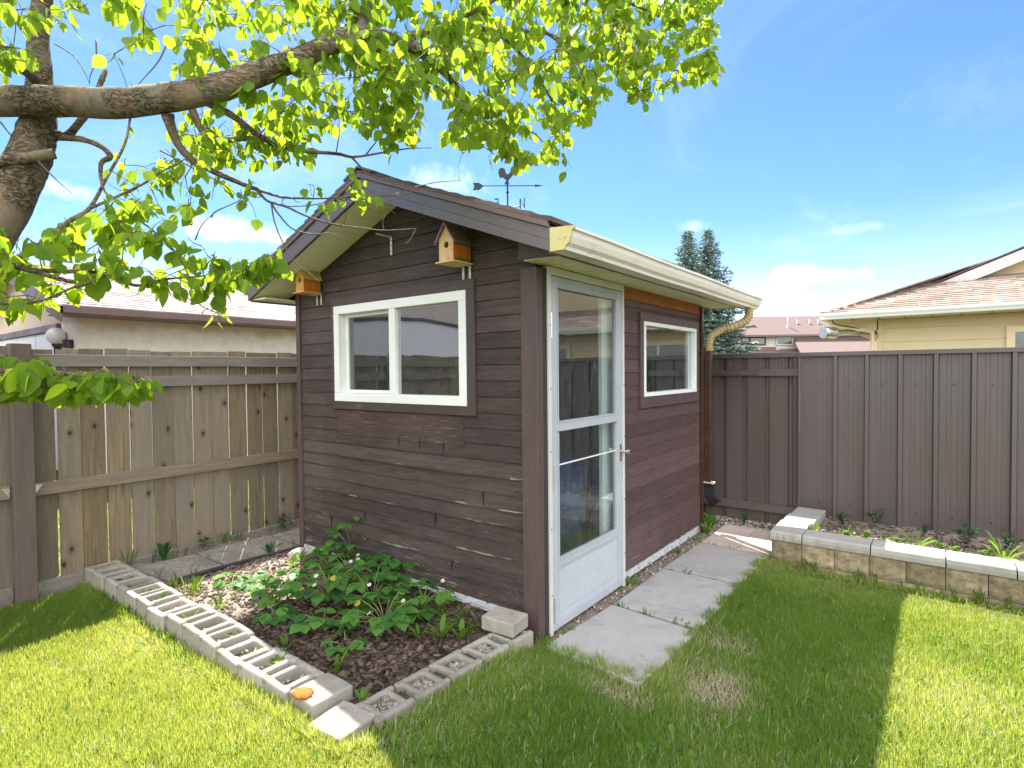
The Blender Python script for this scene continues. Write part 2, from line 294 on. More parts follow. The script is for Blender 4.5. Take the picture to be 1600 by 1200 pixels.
MT['petal'] = mk_leaf('white_petal', (.75, .75, .7), (.85, .85, .8), (.6, .6, .5), .3)
MT['yellow'] = simple('yellow_centre', (.6, .45, .03), None, 20, .7, 0)
def mk_soil(darkened=False):
    m, g = mat('garden_soil'); v = g.obj()
    a = g.noise(v, 9, 10, .7); b = g.vor(v, 70, out='Color')
    col = g.mix(g.ramp(a, [(.3, 0), (.7, 1)]), (.10, .072, .060), (.27, .205, .175))
    col = g.mix(g.m('MULTIPLY', g.sep(b)[0], .5), col, (.36, .29, .255))
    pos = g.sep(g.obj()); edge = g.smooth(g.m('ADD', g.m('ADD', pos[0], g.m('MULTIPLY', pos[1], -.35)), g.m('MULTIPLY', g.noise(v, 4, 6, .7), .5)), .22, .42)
    if darkened: col = g.mix(g.m('MULTIPLY', edge, .85), col, g.mix(a, (.030, .022, .018), (.085, .06, .048)))      # soil turns darker towards the right and front of the bed
    g.out(col, .95, g.bump(g.m('ADD', a, g.noise(v, 60, 6, .75)), .8, .005), 0, .15); return m
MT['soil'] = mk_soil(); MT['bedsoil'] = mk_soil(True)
def mk_ground():
    m, g = mat('lawn_ground'); v = g.obj()
    col = g.mix(g.ramp(g.noise(v, 20, 8, .7), [(.3, 0), (.7, 1)]), (.035, .045, .012), (.10, .09, .04))
    col = g.mix(g.ramp(g.noise(v, 1.3, 4), [(.45, 0), (.7, .6)]), col, (.13, .11, .06))
    g.out(col, .95, g.bump(g.noise(v, 60, 6, .7), .8, .006), 0, .1); return m
MT['ground'] = mk_ground()
MT['chip'] = simple('bark_mulch_chip', (.06, .040, .031), (.12, .085, .068), 30, .9, .4, .003, 90, tint=.75, spec=.15)
MT['pebble'] = simple('pebble', (.36, .32, .29), (.26, .23, .2), 20, .8, .3, .003, 90, tint=.4, spec=.3)
def mk_stucco():
    m, g = mat('stucco'); v = g.obj(); z = g.sep(v)[2]
    col = g.mix(g.ramp(g.noise(v, 6, 8, .7), [(.35, 0), (.7, 1)]), (.86, .81, .76), (.74, .67, .60))
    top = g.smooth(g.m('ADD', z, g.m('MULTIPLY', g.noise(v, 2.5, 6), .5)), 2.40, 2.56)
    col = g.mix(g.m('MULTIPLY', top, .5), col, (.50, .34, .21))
    g.out(col, .95, g.bump(g.noise(v, 50, 6, .75), .7, .006), 0, .15); return m
MT['stucco'] = mk_stucco()
MT['stucco_plain'] = simple('grey_stucco', (.62, .54, .50), (.54, .47, .43), 4, .95, .7, .01, 50)
MT['yellowside'] = simple('yellow_siding', (.62, .52, .32), (.58, .485, .295), 2, .6, .1, .002, 30, (1, 1, 3))
MT['yellowtrim'] = simple('pale_yellow_trim', (.72, .62, .40), (.68, .57, .36), 3, .55, .05)
MT['whitemetal'] = simple('white_painted_metal', (.76, .80, .79), (.70, .74, .73), 2, .4, .03)
MT['palefascia'] = simple('pale_fascia', (.55, .52, .52), (.5, .47, .47), 2, .5, .03)
MT['brownfascia'] = simple('neighbour_brown_fascia', (.16, .105, .098), (.13, .085, .08), 2, .5, .03)
MT['globe'] = simple('white_glass_globe', (.8, .8, .78), None, 3, .2, 0, spec=.6)
MT['farwall'] = simple('far_beige_stucco', (.55, .50, .46), (.5, .45, .41), 1, .9, .1)
MT['whitedoor'] = simple('white_garage_door', (.72, .74, .80), (.68, .70, .76), 2, .5, .03)

# ---------------------------------------------------------------- object helpers
ORG = {}
def put(o, parent):
    COL.objects.link(o)
    if parent is not None: o.parent = parent
    return o
def thing(name, label, cat, loc=(0, 0, 0), rz=0, group=None):
    o = bpy.data.objects.new(name, None); o.empty_display_size = .2; put(o, None)
    o.location = loc; o.rotation_euler = (0, 0, rz); tag(o, label, cat, group); ORG[o.name] = Vector(loc); return o
def tag(o, label=None, cat=None, group=None, kind=None):
    if label: o['label'] = label
    if cat: o['category'] = cat
    if group: o['group'] = group
    if kind: o['kind'] = kind
    return o
def copy_tree(o, parent=None):
    c = o.copy(); COL.objects.link(c); c.parent = parent
    for ch in list(o.children): copy_tree(ch, c)
    return c
class MB:
    def __init__(s): s.v = []; s.f = []; s.t = []; s.mi = []; s.tint = .5; s.mat = 0
    def pts(s, vs):
        b = len(s.v); s.v += [tuple(p) for p in vs]; s.t += [s.tint]*len(vs); return b
    def face(s, *ix): s.f.append(tuple(ix)); s.mi.append(s.mat)
    def poly(s, vs):
        b = s.pts(vs); s.face(*range(b, b+len(vs)))
    def box(s, x0, x1, y0, y1, z0, z1):
        b = s.pts([(x0, y0, z0), (x1, y0, z0), (x1, y1, z0), (x0, y1, z0), (x0, y0, z1), (x1, y0, z1), (x1, y1, z1), (x0, y1, z1)])
        for q in ((3, 2, 1, 0), (4, 5, 6, 7), (0, 1, 5, 4), (1, 2, 6, 5), (2, 3, 7, 6), (3, 0, 4, 7)): s.face(*[b+i for i in q])
    def hexa(s, P):                      # 8 corners, bottom ring then top ring
        b = s.pts(P)
        for q in ((3, 2, 1, 0), (4, 5, 6, 7), (0, 1, 5, 4), (1, 2, 6, 5), (2, 3, 7, 6), (3, 0, 4, 7)): s.face(*[b+i for i in q])
    def loft(s, rings, cap=True, close=True):   # rings of equal length
        n = len(rings[0]); bs = [s.pts(r) for r in rings]
        for a, b in zip(bs, bs[1:]):
            for i in range(n if close else n-1):
                j = (i+1) % n; s.face(a+i, a+j, b+j, b+i)
        if cap: s.face(*[bs[0]+i for i in reversed(range(n))]); s.face(*[bs[-1]+i for i in range(n)])
    def prism(s, pts, d):                # pts: planar outline (3D), extruded by vector d
        d = Vector(d); s.loft([[tuple(Vector(p)) for p in pts], [tuple(Vector(p)+d) for p in pts]])
    def tube(s, pts, rad, n=8, wob=0, cap=True):
        pts = [Vector(p) for p in pts]; rad = rad if isinstance(rad, (list, tuple)) else [rad]*len(pts)
        rings = []; a = None
        for i, p in enumerate(pts):
            t = (pts[min(i+1, len(pts)-1)]-pts[max(i-1, 0)]).normalized()
            if a is None:
                a = t.cross(Vector((.13, .21, .97)))
                if a.length < .1: a = t.cross(Vector((1, 0, 0)))
            else:
                a = a-t*a.dot(t)
                if a.length < 1e-4: a = t.orthogonal()
            a.normalize(); b = t.cross(a)
            rings.append([tuple(p+(a*math.cos(k*2*PI/n)+b*math.sin(k*2*PI/n))*rad[i]*(1+random.uniform(-wob, wob))) for k in range(n)])
        s.loft(rings, cap)
    def lathe(s, prof, n=16, c=(0, 0, 0)):   # prof (r,z)
        s.loft([[(c[0]+r*math.cos(k*2*PI/n), c[1]+r*math.sin(k*2*PI/n), c[2]+z) for k in range(n)] for r, z in prof])
    def add(s, verts, faces, tint=None):
        b = len(s.v); s.v += [tuple(p) for p in verts]; s.t += [s.tint if tint is None else tint]*len(verts)
        for f in faces: s.face(*[b+i for i in f])
    def build(s, name, mats, parent=None, bevel=0, smooth=False, local=False, seg=2, origin=None):
        me = bpy.data.meshes.new(name); V = s.v; o = bpy.data.objects.new(name, me)
        if parent is not None:
            off = Vector((0, 0, 0)) if local else ORG[parent.name]; ORG[o.name] = ORG[parent.name]
        elif local: off = Vector((0, 0, 0))
        else:
            if origin is None:
                a = np.array(V); lo, hi = a.min(0), a.max(0); origin = ((lo[0]+hi[0])/2, (lo[1]+hi[1])/2, lo[2])
            off = Vector(origin); o.location = off; ORG[o.name] = off
        a = np.array(V, dtype=float)-np.array(off)
        me.from_pydata([tuple(p) for p in a], [], s.f)
        for m in (mats if isinstance(mats, (list, tuple)) else [mats]): me.materials.append(m)
        if len(me.materials) > 1: me.polygons.foreach_set('material_index', s.mi)
        at_ = me.attributes.new('tint', 'FLOAT', 'POINT'); at_.data.foreach_set('value', s.t)
        if smooth: me.polygons.foreach_set('use_smooth', [True]*len(me.polygons))
        me.update(); put(o, parent)
        if bevel:
            b = o.modifiers.new('bevel', 'BEVEL'); b.width = bevel; b.segments = seg; b.limit_method = 'ANGLE'; b.angle_limit = .7
        return o
def cr(pts, k=6):                        # Catmull-Rom through points
    P = [Vector(p) for p in pts]; P = [P[0]*2-P[1]]+P+[P[-1]*2-P[-2]]; o = []
    for i in range(1, len(P)-2):
        for j in range(k):
            t = j/k; a, b, c, d = P[i-1:i+3]
            o.append(.5*((2*b)+(c-a)*t+(2*a-5*b+4*c-d)*t*t+(3*b-a-3*c+d)*t**3))
    o.append(P[-2]); return o
def lerp_list(L, n):
    return [float(np.interp(i/(n-1)*(len(L)-1), range(len(L)), L)) for i in range(n)]
def big_mesh(name, V, Fq, Ft, tint, mat_, origin=(0, 0, 0)):   # numpy verts, quads, tris
    me = bpy.data.meshes.new(name); nv = len(V)
    me.vertices.add(nv); me.vertices.foreach_set('co', (V-np.array(origin)).astype(np.float32).ravel())
    loops = np.concatenate([Fq.ravel(), Ft.ravel()]).astype(np.int32); nq, nt_ = len(Fq), len(Ft)
    me.loops.add(len(loops)); me.loops.foreach_set('vertex_index', loops)
    me.polygons.add(nq+nt_); st = np.concatenate([np.arange(nq)*4, nq*4+np.arange(nt_)*3]).astype(np.int32)
    me.polygons.foreach_set('loop_start', st)
    me.update(calc_edges=True); me.validate()
    a = me.attributes.new('tint', 'FLOAT', 'POINT'); a.data.foreach_set('value', tint.astype(np.float32))
    me.materials.append(mat_); o = bpy.data.objects.new(name, me); o.location = origin; return o
ORDW = ['first', 'second', 'third', 'fourth', 'fifth', 'sixth', 'seventh', 'eighth', 'ninth', 'tenth', 'eleventh', 'twelfth', 'thirteenth', 'fourteenth', 'fifteenth', 'sixteenth', 'seventeenth', 'eighteenth']

# ================================================================ SHED
shed = thing('garden_shed', 'brown painted wooden garden shed with a gable roof and white storm door', 'shed', (-1.14, 1.22, 0))
XL, XR, YF, YB = -2.28, -.02, -.10, 2.50          # body
PKX, PKZ, SLP, YFR, YBK = -1.12, 2.735, .382, -.40, 2.90   # ridge x and z, slope, front and back roof edges
RXL, RXR = -2.50, .268
def rz_(x): return PKZ-SLP*abs(x-PKX)             # roof top at x
def under(x): return rz_(x)-.15
def smoothwob(n, amp):
    a = [random.uniform(-1, 1) for _ in range(5)]
    return [amp*float(np.interp(i/(n-1)*4, range(5), a)) for i in range(n)]
# --- gable wall boards (y = YF), cut to the roof line, with the window opening left out
mb = MB(); P = .0925; z = .150; bi = 0
while z < 2.62:
    z1 = z+P-.0025; mb.tint = random.random(); lowb = z < 1.0
    spans = [(XL+.002, XR-.002)]
    if z1 > 1.26 and z < 1.975: spans = [(XL+.002, -1.82), (-.475, XR-.002)]
    for (a, b) in spans:
        def lim(zz):
            hw = (PKZ-.10-zz)/SLP
            return max(a, PKX-hw), min(b, PKX+hw)
        if lim(z)[1]-lim(z)[0] < .1: continue
        nseg = 27 if b-a > 1 else 3
        bulge = {5: .020, 6: .006, 8: .024, 9: .008, 3: .012, 1: .010, 2: .006}.get(bi, .0015) if lowb else .0012
        wob = smoothwob(nseg, bulge*.5); zw = smoothwob(nseg, .0035 if lowb else .001)
        rings = []
        for i in range(nseg):
            t = i/(nseg-1); env = math.sin(PI*min(1, max(0, t)))**.5 if nseg > 3 else 0
            x0 = lim(z)[0]+(lim(z)[1]-lim(z)[0])*t; x1 = lim(z1)[0]+(lim(z1)[1]-lim(z1)[0])*t
            pr = .0065+abs(wob[i])*env+bulge*.35*env
            rings.append([(x0, YF+.012, z+zw[i]), (x0, YF-pr, z+zw[i]), (x0, YF-pr-.0005, z+(.012 if bulge > .004 else .009)+zw[i]), (x1, YF-.001, z1), (x1, YF+.012, z1)])
        f0 = len(mb.f); mb.loft(rings)
        if lowb and bulge > .004:
            on = False
            for i in range(nseg-1):
                if random.random() < (.45 if on else .2): on = not on
                if on: mb.mi[f0+i*5+1] = 2
    z += P; bi += 1
mb.mat = 1                                        # dark butt joints between boards
for (x, k) in ((-1.13, 9), (-.93, 9), (-.72, 9), (-1.5, 3), (-.66, 1), (-.8, 4), (-.4, 6), (-1.9, 2)):
    mb.box(x-.0012, x+.0012, YF-.012, YF-.004, .15+k*P+.004, .15+(k+1)*P-.004)
for k in range(0, 21):                             # nail heads along the studs
    for x in (-2.2, -1.75, -1.35, -.95, -.55, -.15):
        zz = .15+k*P+.03+random.uniform(-.006, .006); xx = x+random.uniform(-.02, .02)
        if -1.87 < xx < -.42 and 1.2 < zz < 2.07 or random.random() < .35: continue
        mb.box(xx-.0022, xx+.0022, YF-.0125, YF-.004, zz-.0022, zz+.0022)
gable = mb.build('gable_wall', [MT['siding'], MT['black'], MT['worn']], shed)
mb = MB(); mb.tint = .6; mb.box(-1.795, -.55, YF-.0085, YF-.003, 1.052, 1.226)
mb.build('patch_panel', MT['patch'], shed)
# --- door-side wall boards (x = XR)
mb = MB(); z = .095; bi = 0
while z < 1.985:
    z1 = min(z+P-.0015, 1.99); mb.tint = random.random()
    spans = [(.905, YB)]
    if z1 > 1.30 and z < 1.845: spans = [(.905, 1.215), (2.36, YB)]
    for (a, b) in spans:
        for hold in (0,):
            n = 9 if b-a > 1 else 3; wob = smoothwob(n, .003); rings = []
            for i in range(n):
                y = a+(b-a)*i/(n-1); pr = .004+abs(wob[i])
                rings.append([(XR-.012, y, z), (XR-.012, y, z1), (XR+.001, y, z1), (XR+pr, y, z+.012), (XR+pr, y, z)])
            mb.loft(rings)
    z += P
mb.build('door_wall', MT['siding_side'], shed)
mb = MB(); mb.hexa([(XR-.02, .905, .045), (XR+.012, .905, .045), (XR+.012, YB, .02), (XR-.02, YB, .02), (XR-.02, .905, .09), (XR+.006, .905, .09), (XR+.006, YB, .075), (XR-.02, YB, .075)])
mb.build('skirt_board', MT['sill'], shed)
mb = MB(); mb.box(XR-.02, XR+.008, .905, 2.47, 1.992, 2.082); mb.build('header_board', MT['rust'], shed, .003)
# hidden walls and floor
mb = MB(); mb.tint = .4; mb.box(XL-.012, XL+.01, YF+.02, YB, .1, 2.2); mb.build('fence_side_wall', MT['siding'], shed)
mb = MB(); mb.prism([(XL, YB, .1), (XR, YB, .1), (XR, YB, under(XR)+.05), (PKX, YB, PKZ-.1), (XL, YB, under(XL)+.05)], (0, .02, 0)); mb.build('rear_wall', MT['siding'], shed)
mb = MB(); mb.box(XL+.02, XR-.06, YF+.06, YB-.02, .06, .10); mb.build('floor', MT['innerwood'], shed)
mb = MB()                                         # inner lining behind the boards
for (x0, x1, z0, z1) in ((XL+.012, -1.80, .1, 2.12), (-.50, XR-.03, .1, 2.12), (-1.80, -.50, .1, 1.28), (-1.80, -.50, 1.99, 2.12)):
    mb.box(x0, x1, YF+.016, YF+.03, z0, z1)
mb.prism([(XL+.03, YF+.016, 2.12), (XR-.03, YF+.016, 2.12), (XR-.03, YF+.016, under(XR)), (PKX, YF+.016, PKZ-.14), (XL+.03, YF+.016, under(XL))], (0, .014, 0))
for (y0, y1, z0, z1) in ((.90, 1.23, .1, 2.06), (2.34, YB-.01, .1, 2.06), (1.23, 2.34, .1, 1.29), (1.23, 2.34, 1.86, 2.06)):
    mb.box(XR-.03, XR-.016, y0, y1, z0, z1)
for y in (.98, 1.6): mb.box(XL+.012, XL+.06, y, y+.04, .1, 2.1)
mb.build('wall_lining', MT['dark'], shed)
# --- trim and base
mb = MB()
mb.box(-.102, -.016, YF-.026, YF-.004, .03, 2.055)
mb.box(XR+.004, XR+.024, YF-.026, YF+.030, .0, 2.055)
mb.build('corner_board', MT['trim'], shed, .002)
mb = MB(); mb.box(XR-.035, XR+.020, YF+.0305, YF+.0755, .02, 2.06); mb.build('gap_shade_strip', MT['dark'], shed)  # solid dark strip standing in for the shade between board and jamb
mb = MB(); mb.box(XL-.02, XL+.016, YF-.02, YF-.003, .06, 2.15); mb.box(XL-.034, XL-.0205, YF-.02, YF+.05, .06, 2.15); mb.build('corner_board', MT['trim'], shed, .002)
mb = MB(); mb.box(XR+.006, XR+.03, YB-.03, YB+.012, .0, 2.06); mb.build('corner_board', MT['brown_pipe'], shed, .002)
mb = MB(); n = 15; rings = []
for i in range(n):
    x = XL+.02+(XR-.10-XL)*i/(n-1); d = .007*math.sin(i*.9)
    rings.append([(x, YF+.01, .108+d), (x, YF-.02-d, .106+d), (x, YF-.013, .149), (x, YF+.01, .149)])
mb.loft(rings); mb.build('sill_board', MT['sill'], shed)
mb = MB(); mb.box(XL+.02, XR-.03, YF+.016, YF+.05, -.02, .105); mb.box(XR-.05, XR-.012, .905, YB-.01, -.02, .05); mb.build('foundation', MT['foundation'], shed)

# --- windows
def window(plane, a0, a1, z0, z1, casing, sash_split, face):
    """plane: 'y' (gable, facing -y) or 'x' (door wall, facing +x); a = coordinate along the wall."""
    def bx(mb, a, b, d0, d1, z0_, z1_):       # d: outward distance from the wall face
        if plane == 'y': mb.box(a, b, face-d1, face-d0, z0_, z1_)
        else: mb.box(face+d0, face+d1, a, b, z0_, z1_)
    cl, crt, cb, ct = casing
    mb = MB(); D = .022
    bx(mb, a0-cl, a1+crt, .0035, D, z1, z1+ct); bx(mb, a0-cl, a1+crt, .0035, D, z0-cb, z0)
    bx(mb, a0-cl, a0, .0035, D-.001, z0, z1); bx(mb, a1, a1+crt, .0035, D-.001, z0, z1)
    mb.build('window_casing', MT['casing'] if plane == 'y' else MT['trim'], shed, .002)
    F = .058 if plane == 'y' else .03; mb = MB(); I = -.075
    bt = .06 if plane == 'y' else .03
    bx(mb, a0+.001, a1-.001, I, D+.006, z1-bt, z1-.001); bx(mb, a0+.001, a1-.001, I, D+.006, z0+.001, z0+bt)
    bx(mb, a0+.001, a0+F, I, D+.005, z0+bt, z1-bt); bx(mb, a1-F, a1-.001, I, D+.005, z0+bt, z1-bt)
    return mb, bx, F, bt, I, D
mb, bx, F, bt, I, D = window('y', -1.808, -.508, 1.292, 1.982, (.040, .064, .056, .062), 1, YF)
win = mb.build('window', MT['vinyl'], shed, .003)
mb = MB(); bx(mb, -1.198, -1.138, -.03, D+.003, 1.292+bt, 1.982-bt); mb.build('mullion', MT['vinyl'], win, .003)
# right pane flush, left sliding sash set back
mb = MB(); mb.box(-1.138, -.566, YF+.002, YF+.006, 1.352, 1.922); mb.build('pane', MT['glass'], win)
mb = MB(); a, b, z0, z1 = -1.749, -1.17, 1.353, 1.921
mb.box(a, a+.035, YF+.03, YF+.055, z0, z1); mb.box(b-.03, b, YF+.03, YF+.055, z0, z1); mb.box(a+.035, b-.03, YF+.031, YF+.055, z1-.022, z1); mb.box(a+.035, b-.03, YF+.031, YF+.055, z0, z0+.022)
mb.build('sliding_sash', MT['vinyl'], win, .003)
mb = MB(); mb.box(a+.033, b-.028, YF+.040, YF+.044, z0+.02, z1-.02); mb.build('pane', MT['screen'], win)
mb, bx, F, bt, I, D = window('x', 1.238, 2.333, 1.30, 1.855, (.055, .068, .082, .062), 0, XR)
win2 = mb.build('window', MT['vinyl'], shed, .003)
mb = MB(); mb.box(XR-.012, XR-.008, 1.262, 2.305, 1.325, 1.83); mb.build('pane', MT['glass'], win2)
for q0, q1 in ((1.268, 1.29), (2.262, 2.302)): mb = MB(); mb.box(XR-.05, XR-.03, q0, q1, 1.33, 1.825); mb.build('sash_stile', MT['vinyl'], win2)

# --- storm door
mb = MB()
mb.box(-.05, .012, -.024, .003, .02, 2.072); mb.box(-.05, .012, .874, .900, .02, 2.072); mb.box(-.05, .0115, .003, .874, 2.03, 2.072)
mb.build('door_frame', MT['jamb'], shed, .002)
door = None
mb = MB()
mb.box(-.028, .006, .006, .068, .035, 2.026); mb.box(-.028, .006, .800, .871, .035, 2.026)
mb.box(-.028, .0055, .068, .800, 1.965, 2.026); mb.box(-.028, .0055, .068, .800, 1.155, 1.205); mb.box(-.028, .0055, .068, .800, .385, .425); mb.box(-.028, .0055, .068, .800, .035, .088)
for k in range(6): mb.box(.0055, .0085, .075, .80, 1.968+k*.0095, 1.973+k*.0095)
for (y, s) in ((.072, 1), (.796, -1)): mb.box(-.01, .009, min(y, y+s*.008), max(y, y+s*.008), .43, 1.15); mb.box(-.01, .009, min(y, y+s*.008), max(y, y+s*.008), 1.21, 1.96)
mb.box(-.01, .010, .068, .80, .425, .434); mb.box(-.01, .010, .068, .80, 1.205, 1.213)
door = mb.build('storm_door', MT['alu'], shed, .0025)
mb = MB(); mb.box(-.012, -.008, .066, .802, 1.203, 1.967); mb.build('glass_pane', MT['doorglass'], door)
mb = MB(); mb.box(-.012, -.008, .066, .802, .423, 1.157); mb.build('glass_pane', MT['doorglass'], door)
mb = MB(); mb.box(-.006, .000, .08, .79, .960, .967); mb.build('glass_strip', MT['vinyl'], door)
# diamond-embossed kick panel as real relief
mb = MB(); ny, nz = 260, 106; y0, y1, z0, z1 = .068, .800, .088, .385
vs = []
for j in range(nz+1):
    for i in range(ny+1):
        y = y0+(y1-y0)*i/ny; zz = z0+(z1-z0)*j/nz
        e = min(i, ny-i, j, nz-j); q = .0
        if e > 10: q = .0032*max(0, 1-1.7*min(abs(((y+zz)/.030) % 1-.5), abs(((y-zz)/.030) % 1-.5))*2)
        vs.append((-.006+q+(.004 if e < 6 else 0), y, zz))
b = mb.pts(vs)
for j in range(nz):
    for i in range(ny): k = b+j*(ny+1)+i; mb.face(k, k+1, k+ny+2, k+ny+1)
mb.build('kick_panel', MT['alu'], door, smooth=False)
mb = MB(); mb.box(.006, .012, .828, .850, .885, 1.0); mb.tube([(.010, .852, .951), (.030, .858, .951), (.045, .862, .951), (.046, .862, .951), (.066, .866, .951), (.067, .866, .951)], [.009, .009, .009, .016, .017, .010], 14)
mb.build('handle', MT['steel'], door, .001)
for zc in (1.75, .90, .16):
    mb = MB(); mb.tube([(.013, .0045, zc-.07), (.013, .0045, zc+.07)], .005, 8)
    for k in range(5): mb.box(.010, .0145, .0, .010, zc-.065+k*.03, zc-.056+k*.03)
    mb.build('hinge', MT['steel'], door)
for zc in (.25, .62, 1.05, 1.4, 1.75):
    for yy in (-.012, .888): mb = MB(); mb.tube([(.012, yy, zc), (.0145, yy, zc)], .004, 8); mb.build('frame_screw', MT['iron'], shed)

# --- roof: two shingled slopes laid in courses
mb = MB()
for side in (-1, 1):
    xe = RXR+.02 if side > 0 else RXL-.02; L = abs(xe-PKX); nC = 12
    for c in range(nC):
        a = L*c/nC; b_ = L*(c+1)/nC+.0                       # distance from ridge, upper / lower edge
        y = YFR-.015
        while y < YBK:
            wd = random.uniform(.22, .34); y2 = min(y+wd, YBK+.015); mb.tint = random.random()
            xa, xb = PKX+side*a, PKX+side*b_; lift = .014+random.uniform(-.002, .002)
            za, zb = rz_(xa), rz_(xb)+lift
            q = [(xa, y+.001, za-.012), (xb, y+.001, zb-.024), (xb, y2-.001, zb-.024), (xa, y2-.001, za-.012), (xa, y+.001, za+.002), (xb, y+.001, zb), (xb, y2-.001, zb), (xa, y2-.001, za+.002)]
            if side < 0: q = [q[i] for i in (3, 2, 1, 0, 7, 6, 5, 4)]
            mb.hexa(q); y = y2
y = YFR-.018
while y < YBK:                                                # ridge caps
    mb.tint = random.random(); y2 = min(y+.22, YBK+.015)
    mb.prism([(PKX-.14, y, rz_(PKX-.14)+.014), (PKX, y, PKZ+.016), (PKX+.14, y, rz_(PKX+.14)+.014), (PKX+.14, y, rz_(PKX+.14)+.026), (PKX, y, PKZ+.030), (PKX-.14, y, rz_(PKX-.14)+.026)], (0, y2-y+.01, 0)); y = y2
roof = mb.build('roof', MT['shingle'], shed)
mb = MB()
for side in (-1, 1):
    xe = RXR if side > 0 else RXL
    mb.prism([(PKX, YFR+.02, PKZ-.014), (xe, YFR+.02, rz_(xe)-.014), (xe, YFR+.02, rz_(xe)-.03), (PKX, YFR+.02, PKZ-.03)], (0, YBK-YFR-.04, 0))
mb.build('roof_deck', MT['innerwood'], shed)
for side in (-1, 1):                                          # front rake boards with two folds, the drip edge above
    xe = RXR if side > 0 else RXL
    def rk(y0, y1, t0, t1, name, m, x_in=0):
        mb = MB(); mb.prism([(PKX, y0, PKZ-t0), (xe, y0, rz_(xe)-t0), (xe, y0, rz_(xe)-t1), (PKX, y0, PKZ-t1)], (0, y1-y0, 0)); return mb.build(name, m, shed, .002)
    rk(YFR-.012, YFR+.01, .004, .040, 'drip_edge', MT['drip'])
    rk(YFR, YFR+.018, .041, .098, 'rake_fascia', MT['fascia'])
    rk(YFR-.003, YFR+.018, .0985, .150, 'rake_fascia', MT['fascia'])
    mb = MB(); n = 15                                         # perforated cream soffit under the rake, ribbed across
    for k in range(n):
        xa = PKX+(xe-PKX)*(k/n); xb = PKX+(xe-PKX)*((k+1)/n)-.004*side
        mb.hexa([(xa, YFR+.02, rz_(xa)-.149), (xb, YFR+.02, rz_(xb)-.149), (xb, YF-.008, rz_(xb)-.149), (xa, YF-.008, rz_(xa)-.149), (xa, YFR+.02, rz_(xa)-.14), (xb, YFR+.02, rz_(xb)-.14), (xb, YF-.008, rz_(xb)-.14), (xa, YF-.008, rz_(xa)-.14)])
    mb.build('rake_soffit', MT['cream'], shed)
    rk(YBK-.018, YBK, .02, .150, 'rake_fascia', MT['fascia'])
# closing plate at the right end between rake and eave
mb = MB(); mb.prism([(-.06, YF-.1, 2.085), (RXR-.004, YF-.1, 2.075), (RXR-.004, YF-.1, rz_(RXR)-.06), (-.06, YF-.1, rz_(-.06)-.1)], (0, .012, 0)); mb.build('eave_return', MT['trim'], shed)
mb = MB(); mb.box(RXR-.016, RXR, YFR+.02, YBK-.02, 2.05, rz_(RXR)-.018); mb.build('eave_fascia', MT['drip'], shed)
mb = MB(); mb.box(RXL, RXL+.016, YFR+.02, YBK-.02, 2.05, rz_(RXL)-.018); mb.build('eave_fascia', MT['drip'], shed)
mb = MB(); y = -.19
while y < YBK-.05:
    y2 = min(y+.10, YBK-.03)
    mb.hexa([(-.03, y, 2.078), (RXR-.017, y, 2.078), (RXR-.017, y2-.014, 2.078), (-.03, y2-.014, 2.078), (-.03, y, 2.086), (RXR-.017, y, 2.086), (RXR-.017, y2-.014, 2.086), (-.03, y2-.014, 2.086)])
    mb.box(-.03, RXR-.017, y2-.0139, y2-.0001, 2.084, 2.088); y = y2
mb.build('eave_soffit', MT['cream'], shed)
mb = MB(); mb.box(XL-.23, XL-.03, YFR+.03, YBK-.03, 2.06, 2.07); mb.build('eave_soffit', MT['cream'], shed)
# --- gutter (K profile), end caps, downspout
prof = [(.272, 2.160), (.272, 2.052), (.352, 2.052), (.356, 2.068), (.374, 2.082), (.386, 2.110), (.389, 2.133), (.402, 2.138), (.402, 2.152), (.390, 2.152), (.390, 2.147), (.384, 2.134), (.380, 2.112), (.368, 2.088), (.350, 2.073), (.347, 2.057), (.277, 2.057), (.277, 2.160)]
mb = MB(); n = 12; rings = []
for i in range(n): y = -.385+(2.975+.385)*i/(n-1); rings.append([(x, y, z_+.002*math.sin(i*1.3)) for x, z_ in prof])
mb.loft(rings); gut = mb.build('gutter', MT['gutter'], shed)
ec = [(.272, 2.162), (.272, 2.052), (.352, 2.052), (.357, 2.068), (.375, 2.082), (.387, 2.110), (.391, 2.133), (.403, 2.140), (.404, 2.154)]
mb = MB(); mb.prism([(x, -.400, z_) for x, z_ in ec], (0, .014, 0)); mb.build('end_cap', MT['endcap'], gut)
mb = MB(); mb.prism([(x, 2.976, z_) for x, z_ in ec], (0, .008, 0)); mb.build('end_cap', MT['gutter'], gut)
mb = MB(); path = cr([(.325, 2.80, 2.05), (.325, 2.80, 1.99), (.29, 2.78, 1.93), (.20, 2.72, 1.885), (.12, 2.67, 1.86), (.055, 2.575, 1.80), (.040, 2.555, 1.72), (.045, 2.548, 1.66)], 6)
pp = [];
for i, p_ in enumerate(path): pp.append(p_)
rad = [.036+(.004 if i % 2 else -.002) for i in range(len(pp))]; mb.tube(pp, rad, 12)
mb.build('elbow', MT['tan_pipe'], gut)
mb = MB(); rings = []
for zz in np.linspace(1.70, .47, 9):
    j = .003*math.sin(zz*9); rings.append([(.036+j+sx*.032, 2.548+sy*.026, zz) for sx, sy in ((-1, -1), (1, -1), (1, 1), (-1, 1))])
mb.loft(rings); ds = mb.build('downspout', MT['brown_pipe'], shed, .006)
mb = MB()
for zz in (1.35, .98): mb = MB(); mb.box(.03, .072, 2.5155, 2.5205, zz-.008, zz+.008); mb.build('strap', MT['brown_pipe'], ds)
mb = MB(); rings = []
